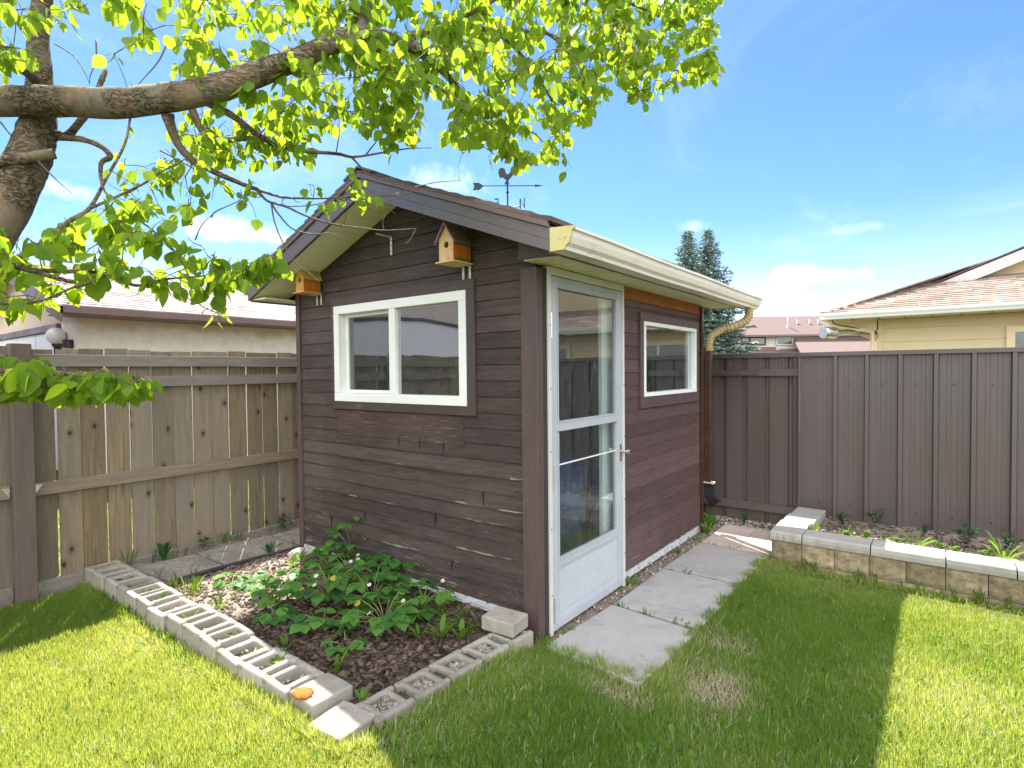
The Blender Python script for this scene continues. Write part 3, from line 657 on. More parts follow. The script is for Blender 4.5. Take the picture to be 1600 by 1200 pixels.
for (dx, dy, dz, sc) in ((0, 0, .46, 1.12), (0, 0, .41, 1.15), (.012, -.012, .36, 1.15), (.04, -.03, .315, 1.15), (.085, -.055, .285, 1.15)):
    rings.append([(.038+dx+sx*.034*sc, 2.548+dy+sy*.028*sc, dz+(.028 if sx > 0 else -.03)*min(1, dx*14)) for sx, sy in ((-1, -1), (1, -1), (1, 1), (-1, 1))])
mb.loft(rings, cap=False); mb.build('outlet_elbow', MT['black'], ds)
mb = MB(); mb.box(.002, .09, 2.517, 2.58, .455, .468); mb.build('strap', MT['bracket'], ds)

# --- things seen inside the shed
mb = MB(); mb.box(-.10, -.07, .735, .892, .10, 2.0); cur = mb.build('inner_door', MT['white_paint'], None, .004)
tag(cur, 'white inner door edge standing just behind the storm door glass', 'door')
mb = MB(); rings = []
for k, (r, zz) in enumerate(((.30, .10), (.31, .35), (.29, .62), (.24, .74), (.10, .80))):
    rings.append([(-.66+1.25*r*math.cos(a*PI/8)*(1+.08*math.sin(3*a+k)), 1.42+r*1.3*math.sin(a*PI/8)*(1+.06*math.cos(2*a+k)), zz+.015*math.sin(a*2.1)) for a in range(16)])
mb.loft(rings); tb = mb.build('blue_tarp_bundle', MT['blue'], None, smooth=True); tag(tb, 'dark blue tarp bundle on the shed floor behind the storm door', 'tarp')
bk = thing('exercise_bike', 'dark bicycle with black saddle behind the lower storm door glass', 'bicycle', (-.40, 1.13, .1))
mb = MB(); mb.loft([[(-.40+a*w_, .1*0+1.13+l, 1.0+h+q) for a, q in ((-1, -.01), (-.6, .02), (.6, .02), (1, -.01), (.4, -.025), (-.4, -.025))] for l, w_, h in ((-.15, .02, .0), (-.06, .035, .01), (.04, .07, .015), (.10, .08, .03), (.12, .06, .025))]); mb.build('saddle', MT['black'], bk, smooth=True)
mb = MB(); mb.tube([(-.40, 1.16, .98), (-.40, 1.13, .5), (-.40, 1.10, .3)], .018, 10); mb.build('seat_post', MT['iron'], bk)
mb = MB(); mb.tube([(-.40, 1.12, .42), (-.30, 1.55, .9)], .02, 8); mb.tube([(-.40, 1.10, .30), (-.32, 1.5, .30)], .02, 8); mb.box(-.5, -.3, .98, 1.2, .1, .14); mb.box(-.43, -.37, 1.06, 1.14, .14, .34); mb.build('frame', MT['iron'], bk)

# ================================================================ on the shed: birdhouses, bracket, weathervane
def birdhouse(x, z, label, sidecol, trimcol, roofcol, frontcol, hgt=.115, wd=.105, dp=.135, gap=.012, sc=1):
    m1 = simple('birdhouse_front', frontcol, tuple(c*.8 for c in frontcol), 30, .7, .3, .002, 60, dirt=(.42, .16, .10), dirt_at=(.60, .66), dscale=40)
    m2 = simple('birdhouse_side', sidecol, tuple(c*.6 for c in sidecol), 25, .7, .3, .002, 60, (1, 3, .5), 0, 0, .3, trimcol, (.62, .66), 22)
    m3 = simple('birdhouse_roof', roofcol[0], roofcol[1], 22, .75, .3, .002, 60, dirt=roofcol[2], dirt_at=(.58, .66), dscale=14)
    t = thing('birdhouse', label, 'birdhouse', (x, YF-.012-dp/2-gap, z), group=None)
    yf, yb, hw = -dp/2, dp/2, wd/2; pk = hgt+wd*.72
    mb = MB()                                                   # front with a round entrance hole
    n = 20; hc = (0, hgt*.74); hr = .0195
    outl = [(-hw, 0), (hw, 0), (hw, hgt), (0, pk), (-hw, hgt)]
    def edge(a):
        dx, dz = math.cos(a), math.sin(a); best = 9
        for (p, q) in zip(outl, outl[1:]+outl[:1]):
            ex, ez = q[0]-p[0], q[1]-p[1]; den = dx*ez-dz*ex
            if abs(den) < 1e-9: continue
            tt = ((p[0]-hc[0])*ez-(p[1]-hc[1])*ex)/den; uu = ((p[0]-hc[0])*dz-(p[1]-hc[1])*dx)/den
            if tt > 0 and -1e-6 <= uu <= 1+1e-6: best = min(best, tt)
        return (hc[0]+dx*best, hc[1]+dz*best)
    angs = sorted([k*2*PI/n for k in range(n)]+[math.atan2(p[1]-hc[1], p[0]-hc[0]) % (2*PI) for p in outl])
    R1 = [(edge(a)[0], yf, edge(a)[1]) for a in angs]; R2 = [(hc[0]+hr*math.cos(a), yf, hc[1]+hr*math.sin(a)) for a in angs]
    R3 = [(p[0], yf+.012, p[2]) for p in R2]
    mb.loft([R1, R2, R3], cap=False); mb.build('front', m1, t, local=True)
    mb = MB(); mb.box(-hw+.001, hw-.001, yf+.012, yf+.016, .0, hgt); mb.build('entrance_dark', MT['black'], t, local=True)
    for q0 in (-hw, hw-.008): mb = MB(); mb.box(q0, q0+.008, yf+.001, yb, 0, hgt+.004); mb.build('side', m2, t, local=True)
    mb = MB(); mb.prism([(-hw+.009, yb-.008, 0), (hw-.009, yb-.008, 0), (hw-.009, yb-.008, hgt), (0, yb-.008, pk-.004), (-hw+.009, yb-.008, hgt)], (0, .007, 0)); mb.build('back', m2, t, local=True)
    mb = MB(); ov = .02; s_ = (pk-hgt)/hw
    for sg in (-1, 1):
        xo = sg*(hw+ov); zo = hgt-s_*ov
        mb.prism([(0, yf-.012, pk+.001), (xo, yf-.012, zo+.001), (xo, yf-.012, zo+.010), (0, yf-.012, pk+.013)], (0, dp+.018, 0))
    mb.build('roof', m3, t, local=True)
    mb = MB(); mb.box(-hw-.016, hw+.016, yf-.016, yb+.004, -.009, -.0005); mb.build('base', m1, t, .001, local=True)
    for k, xx in enumerate((-.012, .040)):
        mb = MB(); mb.box(xx-.008, xx+.008, yb+gap-.003, yb+gap, -.085, -.0095); mb.box(xx-.008, xx+.008, yb-.05, yb+gap-.003, -.0135, -.0095); o = mb.build('bracket', MT['bracket'], t, local=True)
        for zz in (-.03, -.07): mb = MB(); mb.tube([(xx, yb+gap-.0045, zz), (xx, yb+gap-.0028, zz)], .003, 8); mb.build('screw', MT['iron'], o, local=True)
    return t
bh1 = birdhouse(-.520, 2.128, 'pale fronted birdhouse with green and orange sides above the right end of the window', (.60, .17, .02), (.03, .22, .02), ((.12, .09, .085), (.17, .13, .12), (.10, .08, .08)), (.78, .52, .27), .125, .112, .145)
bh2 = birdhouse(-2.015, 2.095, 'orange birdhouse with a mossy yellow roof at the left corner under the eave', (.52, .17, .025), (.36, .09, .01), ((.42, .34, .06), (.36, .25, .05), (.03, .16, .07)), (.66, .36, .10), .115, .10, .14)
for z0_, z1_ in ((.098, .122), (.002, .020)): mb = MB(); mb.box(.0561, .058, -.06, .07, z0_, z1_); mb.build('painted_band', simple('green_paint', (.03, .24, .02), (.02, .13, .015), 40, .6, .1), bh1, local=True)
# purple edging on the right birdhouse roof front
mb = MB()
for sg in (-1, 1): mb.prism([(0, -.092, .2085), (sg*.077, -.092, .098), (sg*.077, -.092, .107), (0, -.092, .2215)], (0, .006, 0))
mb.build('roof_edge', simple('violet_paint', (.20, .12, .45), (.5, .25, .2), 60, .6, .1), bh1, local=True)
mb = MB(); mb.box(-1.186, -1.168, YF-.012, YF-.009, 2.275, 2.395); mb.box(-1.186, -1.168, YF-.13, YF-.012, 2.392, 2.395)
br = mb.build('shelf_bracket', MT['bracket'], None); tag(br, 'empty white metal bracket screwed to the gable boards', 'bracket')
for z in (2.30, 2.34, 2.37): mb = MB(); mb.tube([(-1.177, YF-.0135, z), (-1.177, YF-.0115, z)], .004, 8); mb.build('screw', MT['iron'], br)

wv = thing('weathervane', 'black iron weathervane with an arrow and compass letters on the shed ridge', 'weathervane', (PKX, 1.08, PKZ+.065), math.atan2(.609, .793))
def vb(name, f): m_ = MB(); f(m_); return m_.build(name, MT['iron'], wv, local=True)
vb('pole', lambda m: (m.tube([(0, 0, -.03), (0, 0, .29)], .007, 8), m.lathe([(.001, .005), (.02, .01), (.022, .02), (.012, .035), (.001, .04)], 12), m.lathe([(.001, .16), (.013, .165), (.013, .175), (.001, .18)], 10), m.box(-.05, .05, -.03, .03, -.035, -.028)))
def arrow(m):
    m.tube([(-.20, 0, .225), (.24, 0, .222)], .0045, 8)
    m.prism([(-.285, -.003, .25), (-.235, -.003, .25), (-.20, -.003, .228), (-.20, -.003, .220), (-.232, -.003, .192), (-.285, -.003, .19), (-.272, -.003, .222)], (0, .006, 0))
    m.prism([(.225, -.004, .233), (.29, -.004, .222), (.225, -.004, .211), (.235, -.004, .222)], (0, .008, 0))
vb('arrow', arrow)
def rooster(m):
    m.prism([(-.025, -.003, .235), (-.01, -.003, .27), (-.045, -.003, .295), (-.058, -.003, .285), (-.066, -.003, .30), (-.075, -.003, .33), (-.07, -.003, .36), (-.045, -.003, .372), (-.02, -.003, .36), (-.012, -.003, .325), (.01, -.003, .315), (.025, -.003, .34), (.03, -.003, .37), (.045, -.003, .378), (.052, -.003, .365), (.063, -.003, .352), (.052, -.003, .348), (.05, -.003, .32), (.03, -.003, .29), (.01, -.003, .27), (.012, -.003, .235)], (0, .006, 0))
vb('rooster', rooster)
def letters(m):
    m.tube([(0, 0, .03), (.10, 0, .06)], .005, 6); m.tube([(0, 0, .03), (-.075, 0, .065)], .004, 6); m.tube([(0, 0, .03), (.02, .10, .045)], .004, 6); m.tube([(0, 0, .03), (-.02, -.09, .03)], .004, 6)
    x = .10
    m.box(x-.002, x+.009, -.004, .004, .035, .115); m.box(x+.034, x+.042, -.003, .003, .043, .123); m.prism([(x+.008, -.003, .112), (x+.034, -.003, .043), (x+.034, -.003, .056), (x+.008, -.003, .118)], (0, .006, 0))
    x = -.082; m.box(x, x+.008, -.003, .003, .045, .120); m.box(x-.026, x, -.004, .004, .111, .121); m.box(x-.017, x, -.004, .004, .079, .088); m.box(x-.026, x, -.004, .004, .045, .054)
vb('compass_letters', letters)

# ================================================================ LEFT WOODEN FENCE (x = -3.1, runs along y)
fx = -3.10
wf = thing('wooden_fence', 'weathered grey brown board fence with double top rail, left of the shed', 'fence', (fx, -1.0, 0))
posts = [(-1.697, -1.587), (.95, 1.06), (-4.35, -4.24), (-7.0, -6.89)]
yy0, yy1 = -9.0, 3.0
mb = MB(); y = yy0
while y < yy1:
    if abs(y-(-1.587)) < .09 and y < -1.587: y = -1.583
    wd = random.uniform(.128, .146); mb.tint = random.random(); g_ = random.choice([.004, .008, .011, .014]); top = 1.688+random.uniform(-.012, .008)
    if y > .5: top += .01
    j = random.uniform(-.003, .003); le = random.uniform(-.004, .004)
    P0 = [(fx-.040+j, y, .10), (fx-.022+j, y, .10), (fx-.022+j, y+wd, .10), (fx-.040+j, y+wd, .10)]
    mb.hexa(P0+[(p[0], p[1]+le, top) for p in P0]); y += wd+g_
mb.build('fence_boards', MT['fencewood'], wf)
for (a, b, sk) in zip([yy0, -6.89, -4.24, -1.587, 1.06], [-7.0, -4.35, -1.697, .95, yy1], range(5)):
    for nm, z0, z1, m in (('rail', 1.558, 1.642, 'railwood'), ('rail', 1.408, 1.490, 'railwood'), ('rail', .694, .780, 'railwood_warm'), ('kick_board', .0, .112, 'railwood')):
        mb = MB(); mb.tint = random.random(); n = 7; w_ = smoothwob(n, .003); rings = []
        for i in range(n):
            y = a+.004+(b-a-.008)*i/(n-1); rings.append([(fx-.0215, y, z0+w_[i]), (fx+.016, y, z0+w_[i]), (fx+.016, y, z1+w_[i]), (fx-.0215, y, z1+w_[i])])
        mb.loft(rings); o = mb.build(nm, MT[m], wf, .003)
        if nm == 'kick_board' or z0 < 1:
            for e, sg in ((a, 1), (b, -1)):
                mb = MB(); mb.prism([(fx+.0175, e+sg*.006, z0+.008), (fx+.0175, e+sg*.006, z1-.008), (fx+.0175, e+sg*.05, z1-.012)], (.0018, 0, 0)); mb.build('hanger_plate', MT['steel'], o)
for (a, b) in posts:
    mb = MB(); mb.tint = random.random(); mb.box(fx-.0205, fx+.085, a, b, -.05, 1.71); mb.build('post', MT['post'], wf, .005)

# ================================================================ METAL FENCE (y = 3.05, runs along x)
fy = 3.05
mf = thing('metal_fence', 'brown ribbed sheet metal fence behind the shed and the stone planter', 'fence', (2.0, fy, 0))
def ribbed(x0, x1, y, z0, z1, depth, start, pitch, sgn=1, minor=True):
    prof = [(x0, 0)]; x = start
    while x < x1-.05:
        r = .011
        if x-.05 > x0: prof += [(x-.022, 0), (x-.013, depth), (x+.013, depth), (x+.022, 0)]
        if minor:
            for q in (.30, .42, .60, .72):
                xx = x+pitch*q
                if xx+.01 < x1: prof += [(xx-.004, 0), (xx, .0016), (xx+.004, 0)]
        x += pitch
    prof.append((x1, 0)); prof = [p for p in prof if x0 <= p[0] <= x1]
    mb = MB(); mb.loft([[(a, y-sgn*d, z0) for a, d in prof], [(a, y-sgn*d, z1) for a, d in prof]], cap=False, close=False)
    return mb
panels = [(.705, 3.20, 'r'), (3.20, 5.7, 'r'), (5.7, 8.2, 'r'), (-1.7, .70, 'l'), (-3.3, -1.705, 'l')]
for (x0, x1, k) in panels:
    if k == 'r':
        mb = ribbed(x0+.004, x1-.004, fy-.022, -.02, 1.612, .034, x0+.05+.46-.23*2, .2335); p_ = mb.build('sheet_panel', MT['metalfence'], mf)
        mb = MB(); mb.box(x0, x1-.002, fy-.058, fy+.02, 1.612, 1.640); mb.box(x0, x1-.002, fy-.062, fy-.058, 1.604, 1.6405); mb.build('top_channel', MT['metalfence'], mf, .003)
        mb = MB(); x = x0+.16
        while x < x1:
            mb.tube([(x, fy-.024, 1.36), (x, fy-.029, 1.36)], .006, 8); mb.tube([(x, fy-.024, .3), (x, fy-.029, .3)], .006, 8); x += .2335
        mb.build('screws', MT['black'], mf)
    else:
        mb = ribbed(x0, x1, fy+.012, -.03, 1.60, .020, x0+.12, .2, -1); mb.build('sheet_panel', MT['redfence'], mf)
        mb = MB(); mb.box(x0, x1, fy-.02, fy+.04, 1.60, 1.648); mb.build('top_channel', MT['redfence'], mf, .003)
        mb = MB(); mb.box(x0, x1-.25, fy-.035, fy+.008, 1.432, 1.488); mb.box(x1-.36, x1, fy-.040, fy+.006, 1.428, 1.492); mb.build('rail', MT['redfence'], mf, .003)
        mb = MB(); mb.box(x0, x1, fy-.035, fy+.008, .150, .222); mb.build('rail', MT['redfence'], mf, .003)
mb = MB(); mb.box(.700, .7045, fy-.075, fy+.02, -.02, 1.64); mb.build('edge_trim', MT['metalfence'], mf)

# ================================================================ STONE RETAINING WALL and planter
def rough_block(name, x0, x1, y0, y1, z0, z1, amp, tint, rough_face, bev=.006):
    """a masonry unit; one face (or two) broken rough"""
    mb = MB(); mb.tint = tint; n, m_ = 9, 6
    # front grid on y0
    fr = [[(x0+(x1-x0)*i/n, y0-(amp*(.35+random.random()) if 0 < i < n and 0 < j < m_ else 0), z0+(z1-z0)*j/m_) for i in range(n+1)] for j in range(m_+1)]
    b = mb.pts([p for r in fr for p in r])
    for j in range(m_):
        for i in range(n): k = b+j*(n+1)+i; mb.face(k, k+1, k+n+2, k+n+1)
    mb.poly([(x0, y0, z1), (x1, y0, z1), (x1, y1, z1), (x0, y1, z1)]); mb.poly([(x0, y1, z0), (x1, y1, z0), (x1, y0, z0), (x0, y0, z0)])
    mb.poly([(x0, y1, z0), (x0, y0, z0), (x0, y0, z1), (x0, y1, z1)]); mb.poly([(x1, y0, z0), (x1, y1, z0), (x1, y1, z1), (x1, y0, z1)]); mb.poly([(x1, y1, z0), (x0, y1, z0), (x0, y1, z1), (x1, y1, z1)])
    return mb
x0 = .684
for k in range(14):
    x1 = x0+.2135; sk = random.uniform(-.004, .004)
    o = rough_block('wall_block', x0+.002, x1-.002, 2.042+sk, 2.19, .030, .178, .008, random.random(), 'f').build('wall_block', MT['split'], None)
    tag(o, 'tan split-face wall block, %s from the left end of the upper course' % ORDW[k], 'wall block', 'split-face blocks of the planter wall'); x0 = x1
x0 = .690-.03
for k in range(14):
    x1 = x0+.2135
    o = rough_block('wall_block', x0+.002, x1-.002, 2.036, 2.18, -.11, .027, .006, random.random(), 'f').build('wall_block', MT['split'], None)
    tag(o, 'half-buried tan wall block, %s from the left end of the lower course' % ORDW[k], 'wall block', 'split-face blocks of the planter wall'); x0 = x1
for k in range(3):
    o = None
    y0 = 2.195+k*.27; mb = MB(); mb.tint = random.random(); mb.box(.690, .90, y0, y0+.265, -.02, .178); o = mb.build('wall_block', MT['split'], None, .006)
    tag(o, 'wall block under the side caps of the planter, %s going back from the corner' % ORDW[k], 'wall block', 'split-face blocks of the planter wall')
capx = [.900, 1.333, 1.752, 2.10, 2.50, 2.92, 3.31, 3.70]
def cap(x0, x1, y0, y1, label, z0=.181, z1=.250):
    mb = MB(); mb.tint = random.random(); n = 11; j = [random.uniform(-.004, .004) for _ in range(n)]
    rings = []
    for i in range(n):
        x = x0+(x1-x0)*i/(n-1); e = .004 if i in (0, n-1) else 0
        rings.append([(x, y1, z0), (x, y0+.004+j[i]*.6, z0), (x, y0+j[i], z0+.03), (x, y0+.003+j[i]*.7+e, z1-.012), (x, y0+.014+e, z1-.001), (x, y1, z1-.001)])
    mb.loft(rings); o = mb.build('cap_block', MT['cap'], None, .004); tag(o, label, 'cap stone', 'cap stones of the planter wall')
for k in range(7):
    cap(capx[k]+.003, capx[k+1]-.003, 2.022, 2.225, 'grey cap stone on the front wall, %s right of the corner cap' % ORDW[k])
cap(.680, .897, 2.022, 2.418, 'grey corner cap stone where the front wall meets the side wall')
mb = MB(); mb.tint = .7; mb.box(.686, .915, 2.422, 2.69, .181, .250); o = mb.build('cap_block', MT['cap'], None, .006); tag(o, 'middle grey cap stone of the side wall, in sunlight behind the corner cap', 'cap stone', 'cap stones of the planter wall')
mb = MB(); mb.tint = .3; mb.box(.70, .925, 2.693, 2.965, .181, .250); o = mb.build('cap_block', MT['cap'], None, .006); tag(o, 'last grey cap stone of the side wall, against the metal fence', 'cap stone', 'cap stones of the planter wall')

# ================================================================ GROUND
def grid(name, x0, x1, y0, y1, nx, ny, hf, m, kind='structure', smooth=True, label=None):
    X = np.linspace(x0, x1, nx+1); Y = np.linspace(y0, y1, ny+1); mb = MB()
    mb.pts([(x, y, hf(x, y)) for y in Y for x in X])
    for j in range(ny):
        for i in range(nx): k = j*(nx+1)+i; mb.face(k, k+1, k+nx+2, k+nx+1)
    o = mb.build(name, m, None, smooth=smooth, origin=((x0+x1)/2, (y0+y1)/2, 0)); o['kind'] = kind; return o
from mathutils import noise as mn
def nz(x, y, s=1, k=0): return mn.noise((x*s, y*s, k*7.3))
def sm(a, b, v): q = np.clip((v-a)/(b-a), 0, 1); return q*q*(3-2*q)
def lawnh(x, y):
    return .075*np.exp(-((x+.15)/.95)**2)*(1-sm(-.55, -.12, y))*sm(-2.6, -1.9, y)-.035*sm(1.5, 1.95, y)*sm(.6, .9, x)
# lawn: one sheet to the horizon
mb = MB(); mb.pts([(-400, -400, -.012), (400, -400, -.012), (400, 400, -.012), (-400, 400, -.012)]); mb.face(0, 1, 2, 3)
o = mb.build('ground', MT['ground'], None, origin=(0, 0, 0)); o['kind'] = 'structure'
grid('lawn', -3.05, 3.9, -3.0, 2.04, 140, 100, lambda x, y: -.004+float(lawnh(x, y))*(0 if (-2.9 < x < -.16 and y > -1.12) else 1)-(.0 if y < 2.0 else .03), MT['ground'])
def bedh(x, y):
    e = min(1, max(0, (x+2.45)/.12)); base = .075+.018*e
    return base+.016*nz(x, y, 3)+.012*nz(x, y, 11, 2)+.007*nz(x, y, 30, 4)
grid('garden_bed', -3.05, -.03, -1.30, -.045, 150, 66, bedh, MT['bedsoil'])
grid('fence_strip_soil', -3.10, -2.285, -.05, 2.6, 30, 70, lambda x, y: .062+.012*nz(x, y, 9), MT['soil'])
grid('shed_side_soil', -.03, .115, -.12, 2.95, 8, 110, lambda x, y: .012+.010*nz(x, y, 14)+.006*nz(x, y, 40), MT['soil'])
grid('fence_foot_soil', -.10, .70, 2.45, 3.05, 26, 20, lambda x, y: .014+.012*nz(x, y, 12)+max(0, (y-2.75))*.06, MT['soil'])
grid('planter_soil', .88, 3.72, 2.19, 3.06, 80, 30, lambda x, y: .178+.018*nz(x, y, 6)+.010*nz(x, y, 19)-.05*max(0, 1-abs(x-1.0)/.2)*.5, MT['soil'])

# ================================================================ PAVERS
def slab(name, quad, z0, z1, m, label, cat, group, bev=.006, tint=None):
    mb = MB(); mb.tint = random.random() if tint is None else tint
    mb.hexa([(x, y, z0) for x, y in quad]+[(x, y, z1+random.uniform(-.002, .002)) for x, y in quad]); o = mb.build(name, m, None, bev); tag(o, label, cat, group); return o
gp = 'concrete pavers leading past the storm door'
slab('paver', [(.045, -.145), (.615, -.18), (.642, .508), (.090, .550)], -.03, .030, MT['slab'], 'pale concrete paver in front of the storm door, nearest the lawn', 'paver', gp)
slab('paver', [(.092, .572), (.640, .548), (.645, 1.350), (.092, 1.348)], -.03, .028, MT['slab'], 'pale concrete paver in the middle, between the door and the side window', 'paver', gp)
slab('paver', [(.092, 1.366), (.642, 1.372), (.655, 2.125), (.112, 2.118)], -.03, .031, MT['slab'], 'pale concrete paver at the far end, below the side window', 'paver', gp)
gb = 'small pinkish pavers by the metal fence'
for k, (a, b, c, d, lb) in enumerate([(.118, .395, 2.135, 2.485, 'small pinkish paver beside the downspout corner, half in shed shadow'), (.400, .672, 2.125, 2.490, 'small pinkish sunlit paver against the corner of the stone wall'), (.112, .392, 2.495, 2.83, 'small shaded pinkish paver below the fence, left one'), (.398, .672, 2.500, 2.84, 'small shaded pinkish paver below the fence, beside the side caps')]):
    slab('small_paver', [(a, c), (b, c+.004), (b, d), (a, d)], -.02, .034, MT['brick'], lb, 'paver', gb, .005)
ga = 'exposed aggregate pavers along the wooden fence'
for k, (q, lb) in enumerate([([(-2.93, -1.075), (-2.42, -1.02), (-2.395, -.655), (-2.90, -.665)], 'pebbly grey paver at the end of the concrete block row'), ([(-2.90, -.635), (-2.39, -.63), (-2.41, -.06), (-2.89, -.06)], 'pebbly grey paver beside the bare sunlit soil'), ([(-2.89, -.035), (-2.37, -.04), (-2.36, .50), (-2.88, .50)], 'pebbly grey paver beside the left corner of the shed'), ([(-2.88, .53), (-2.37, .53), (-2.36, 1.05), (-2.88, 1.05)], 'pebbly grey paver behind the left corner of the shed')]):
    slab('aggregate_paver', q, .02, .096, MT['aggregate'], lb, 'paver', ga, .005)
mb = MB(); mb.tube(cr([(-2.40, -1.02, .10), (-2.385, -.6, .105), (-2.37, -.2, .10), (-2.36, .1, .10)], 6), .014, 8); o = mb.build('bed_edging', MT['iron'], None); tag(o, 'dark plastic edging strip between aggregate pavers and bare soil', 'edging')

# ================================================================ CONCRETE BLOCK BORDER
def block_mesh(L, Dp, Hh, solid=False):
    mb = MB(); xs = [-L/2, -L/2+.022, -.048, .048, L/2-.022, L/2]; ys = [-Dp/2, -Dp/2+.034, Dp/2-.030, Dp/2]
    fill = [[1]*5, [0, 1, 0, 1, 0], [1]*5]
    if solid: fill = [[1]*5]*3
    idx = {}
    def vert(i, j, t):
        if (i, j, t) not in idx: idx[(i, j, t)] = mb.pts([(xs[i]+random.uniform(-.002, .002), ys[j]+random.uniform(-.002, .002), Hh if t else 0)])
        return idx[(i, j, t)]
    for j in range(3):
        for i in range(5):
            if not fill[j][i]: continue
            mb.face(vert(i, j, 1), vert(i+1, j, 1), vert(i+1, j+1, 1), vert(i, j+1, 1)); mb.face(vert(i, j+1, 0), vert(i+1, j+1, 0), vert(i+1, j, 0), vert(i, j, 0))
            for (di, dj, a, b) in ((0, -1, (i, j), (i+1, j)), (1, 0, (i+1, j), (i+1, j+1)), (0, 1, (i+1, j+1), (i, j+1)), (-1, 0, (i, j+1), (i, j))):
                ii, jj = i+di, j+dj
                if not (0 <= ii < 5 and 0 <= jj < 3 and fill[jj][ii]): mb.face(vert(*a, 0), vert(*b, 0), vert(*b, 1), vert(*a, 1))
    return mb
gk = 'hollow concrete blocks bordering the garden bed'
xe = [-3.08, -2.906, -2.697, -2.486, -2.325, -2.150, -1.951, -1.737, -1.527, -1.312, -1.112, -.891, -.681, -.474, -.285]
where = ['shaded hollow block at the wooden fence, start of the left border row']+['hollow concrete block, %s from the wooden fence in the left border row' % ORDW[k] for k in range(1, 13)]+['cracked solid-topped block ending the left border row near the front corner']
for k in range(14):
    L = xe[k+1]-xe[k]-.004; mb = block_mesh(L, .20+random.uniform(-.006, .006), .205, k == 13); mb.tint = random.random(); mb.t = [mb.tint]*len(mb.v)
    o = mb.build('concrete_block', MT['concrete'], None, .011, local=True)
    zt = .150+random.uniform(-.010, .008); yc = -1.212+random.uniform(-.01, .01)+(-.012 if k < 2 else 0)
    o.location = ((xe[k]+xe[k+1])/2, yc, zt-.205); o.rotation_euler = (random.uniform(-.025, .025), random.uniform(-.03, .03), random.uniform(-.06, .06)); tag(o, where[k], 'concrete block', gk)
mb = block_mesh(.19, .19, .12, True); o = mb.build('concrete_block', MT['concrete'], None, .011, local=True); o.location = (-.165, -1.255, .005); o.rotation_euler = (.02, 0, .1); tag(o, 'sunken solid block at the front corner of the border, half under weeds', 'concrete block', gk)
ye = [-1.185, -.985, -.785, -.578, -.386, -.195]
lab2 = ['hollow block holding gravel at the front corner, start of the short border row', 'mossy hollow block, second from the front corner in the short row', 'hollow block filled with pebbles in the middle of the short row', 'hollow block with a sprouting weed beside the lone block', 'hollow block partly under the lone block beside the shed corner']
for k in range(5):
    L = ye[k+1]-ye[k]-.005; mb = block_mesh(L, .17, .19, False); mb.t = [random.random()]*len(mb.v); o = mb.build('concrete_block', MT['concrete'], None, .011, local=True)
    o.location = (-.115+k*.012, (ye[k]+ye[k+1])/2, .130-.19+random.uniform(-.004, .004)); o.rotation_euler = (random.uniform(-.015, .015), random.uniform(-.015, .015), PI/2-.055); tag(o, lab2[k], 'concrete block', gk)
mb = MB(); mb.tint = .7; mb.box(-.10, .10, -.078, .078, 0, .075); o = mb.build('loose_block', MT['concrete'], None, .008, local=True); o.location = (-.115, -.275, .131); o.rotation_euler = (0, 0, .08); tag(o, 'small solid grey block lying loose on the border beside the shed corner', 'concrete block')
# orange crusty lump on a block
mb = MB(); rings = []
for r, z in ((.034, 0), (.040, .006), (.036, .014), (.022, .019), (.004, .020)): rings.append([(r*math.cos(a*PI/9)*(1+.10*math.sin(a*2.3))*1.25, r*math.sin(a*PI/9)*(1+.12*math.cos(a*1.7)), z+random.uniform(-.002, .002)) for a in range(18)])
mb.loft(rings); o = mb.build('orange_fungus', simple('orange_crust', (.40, .14, .012), (.26, .07, .008), 60, .8, .9, .006, 120), None, smooth=True, local=True); o.location = (-.40, -1.285, .149); tag(o, 'flat crusty orange lump on a sunlit border block', 'fungus')

# ================================================================ LEAF TOOLS
def leaf_arrays(P, Q, U, size, width, template):
    """P positions, Q tip directions, U normals -> verts/faces arrays (vectorised)"""
    tv, tq, tt = template; N = len(P); R_ = np.cross(Q, U); R_ /= np.linalg.norm(R_, axis=1)[:, None]+1e-9; U = np.cross(R_, Q)
    V = P[:, None, :]+R_[:, None, :]*(tv[None, :, 0, None]*width[:, None, None])+Q[:, None, :]*(tv[None, :, 1, None]*size[:, None, None])+U[:, None, :]*(tv[None, :, 2, None]*size[:, None, None])
    k = len(tv); off = (np.arange(N)*k)[:, None, None]
    return V.reshape(-1, 3), (tq[None]+off).reshape(-1, 4), (tt[None]+off).reshape(-1, 3)
OV = (np.array([(0, 0, 0), (.30, .13, .05), (.49, .36, .08), (.44, .62, .06), (.20, .86, .0), (0, 1.04, -.06), (-.20, .86, .0), (-.44, .62, .06), (-.49, .36, .08), (-.30, .13, .05), (0, .38, 0), (0, .65, -.01)], float),
      np.array([(2, 3, 11, 10), (3, 4, 5, 11), (8, 10, 11, 7), (7, 11, 5, 6), (0, 1, 2, 10), (0, 10, 8, 9)]), np.zeros((0, 3), int))
LANCE = (np.array([(0, 0, 0), (.25, .2, .05), (.5, .55, .12), (.35, .85, .08), (0, 1, .0), (-.35, .85, .08), (-.5, .55, .12), (-.25, .2, .05), (0, .5, .06), (0, .8, .04)], float),
         np.array([(0, 1, 2, 8), (0, 8, 6, 7), (8, 2, 3, 9), (6, 8, 9, 5)]), np.array([(9, 3, 4), (9, 4, 5)]))
def unit(a): return a/(np.linalg.norm(a, axis=1)[:, None]+1e-9)
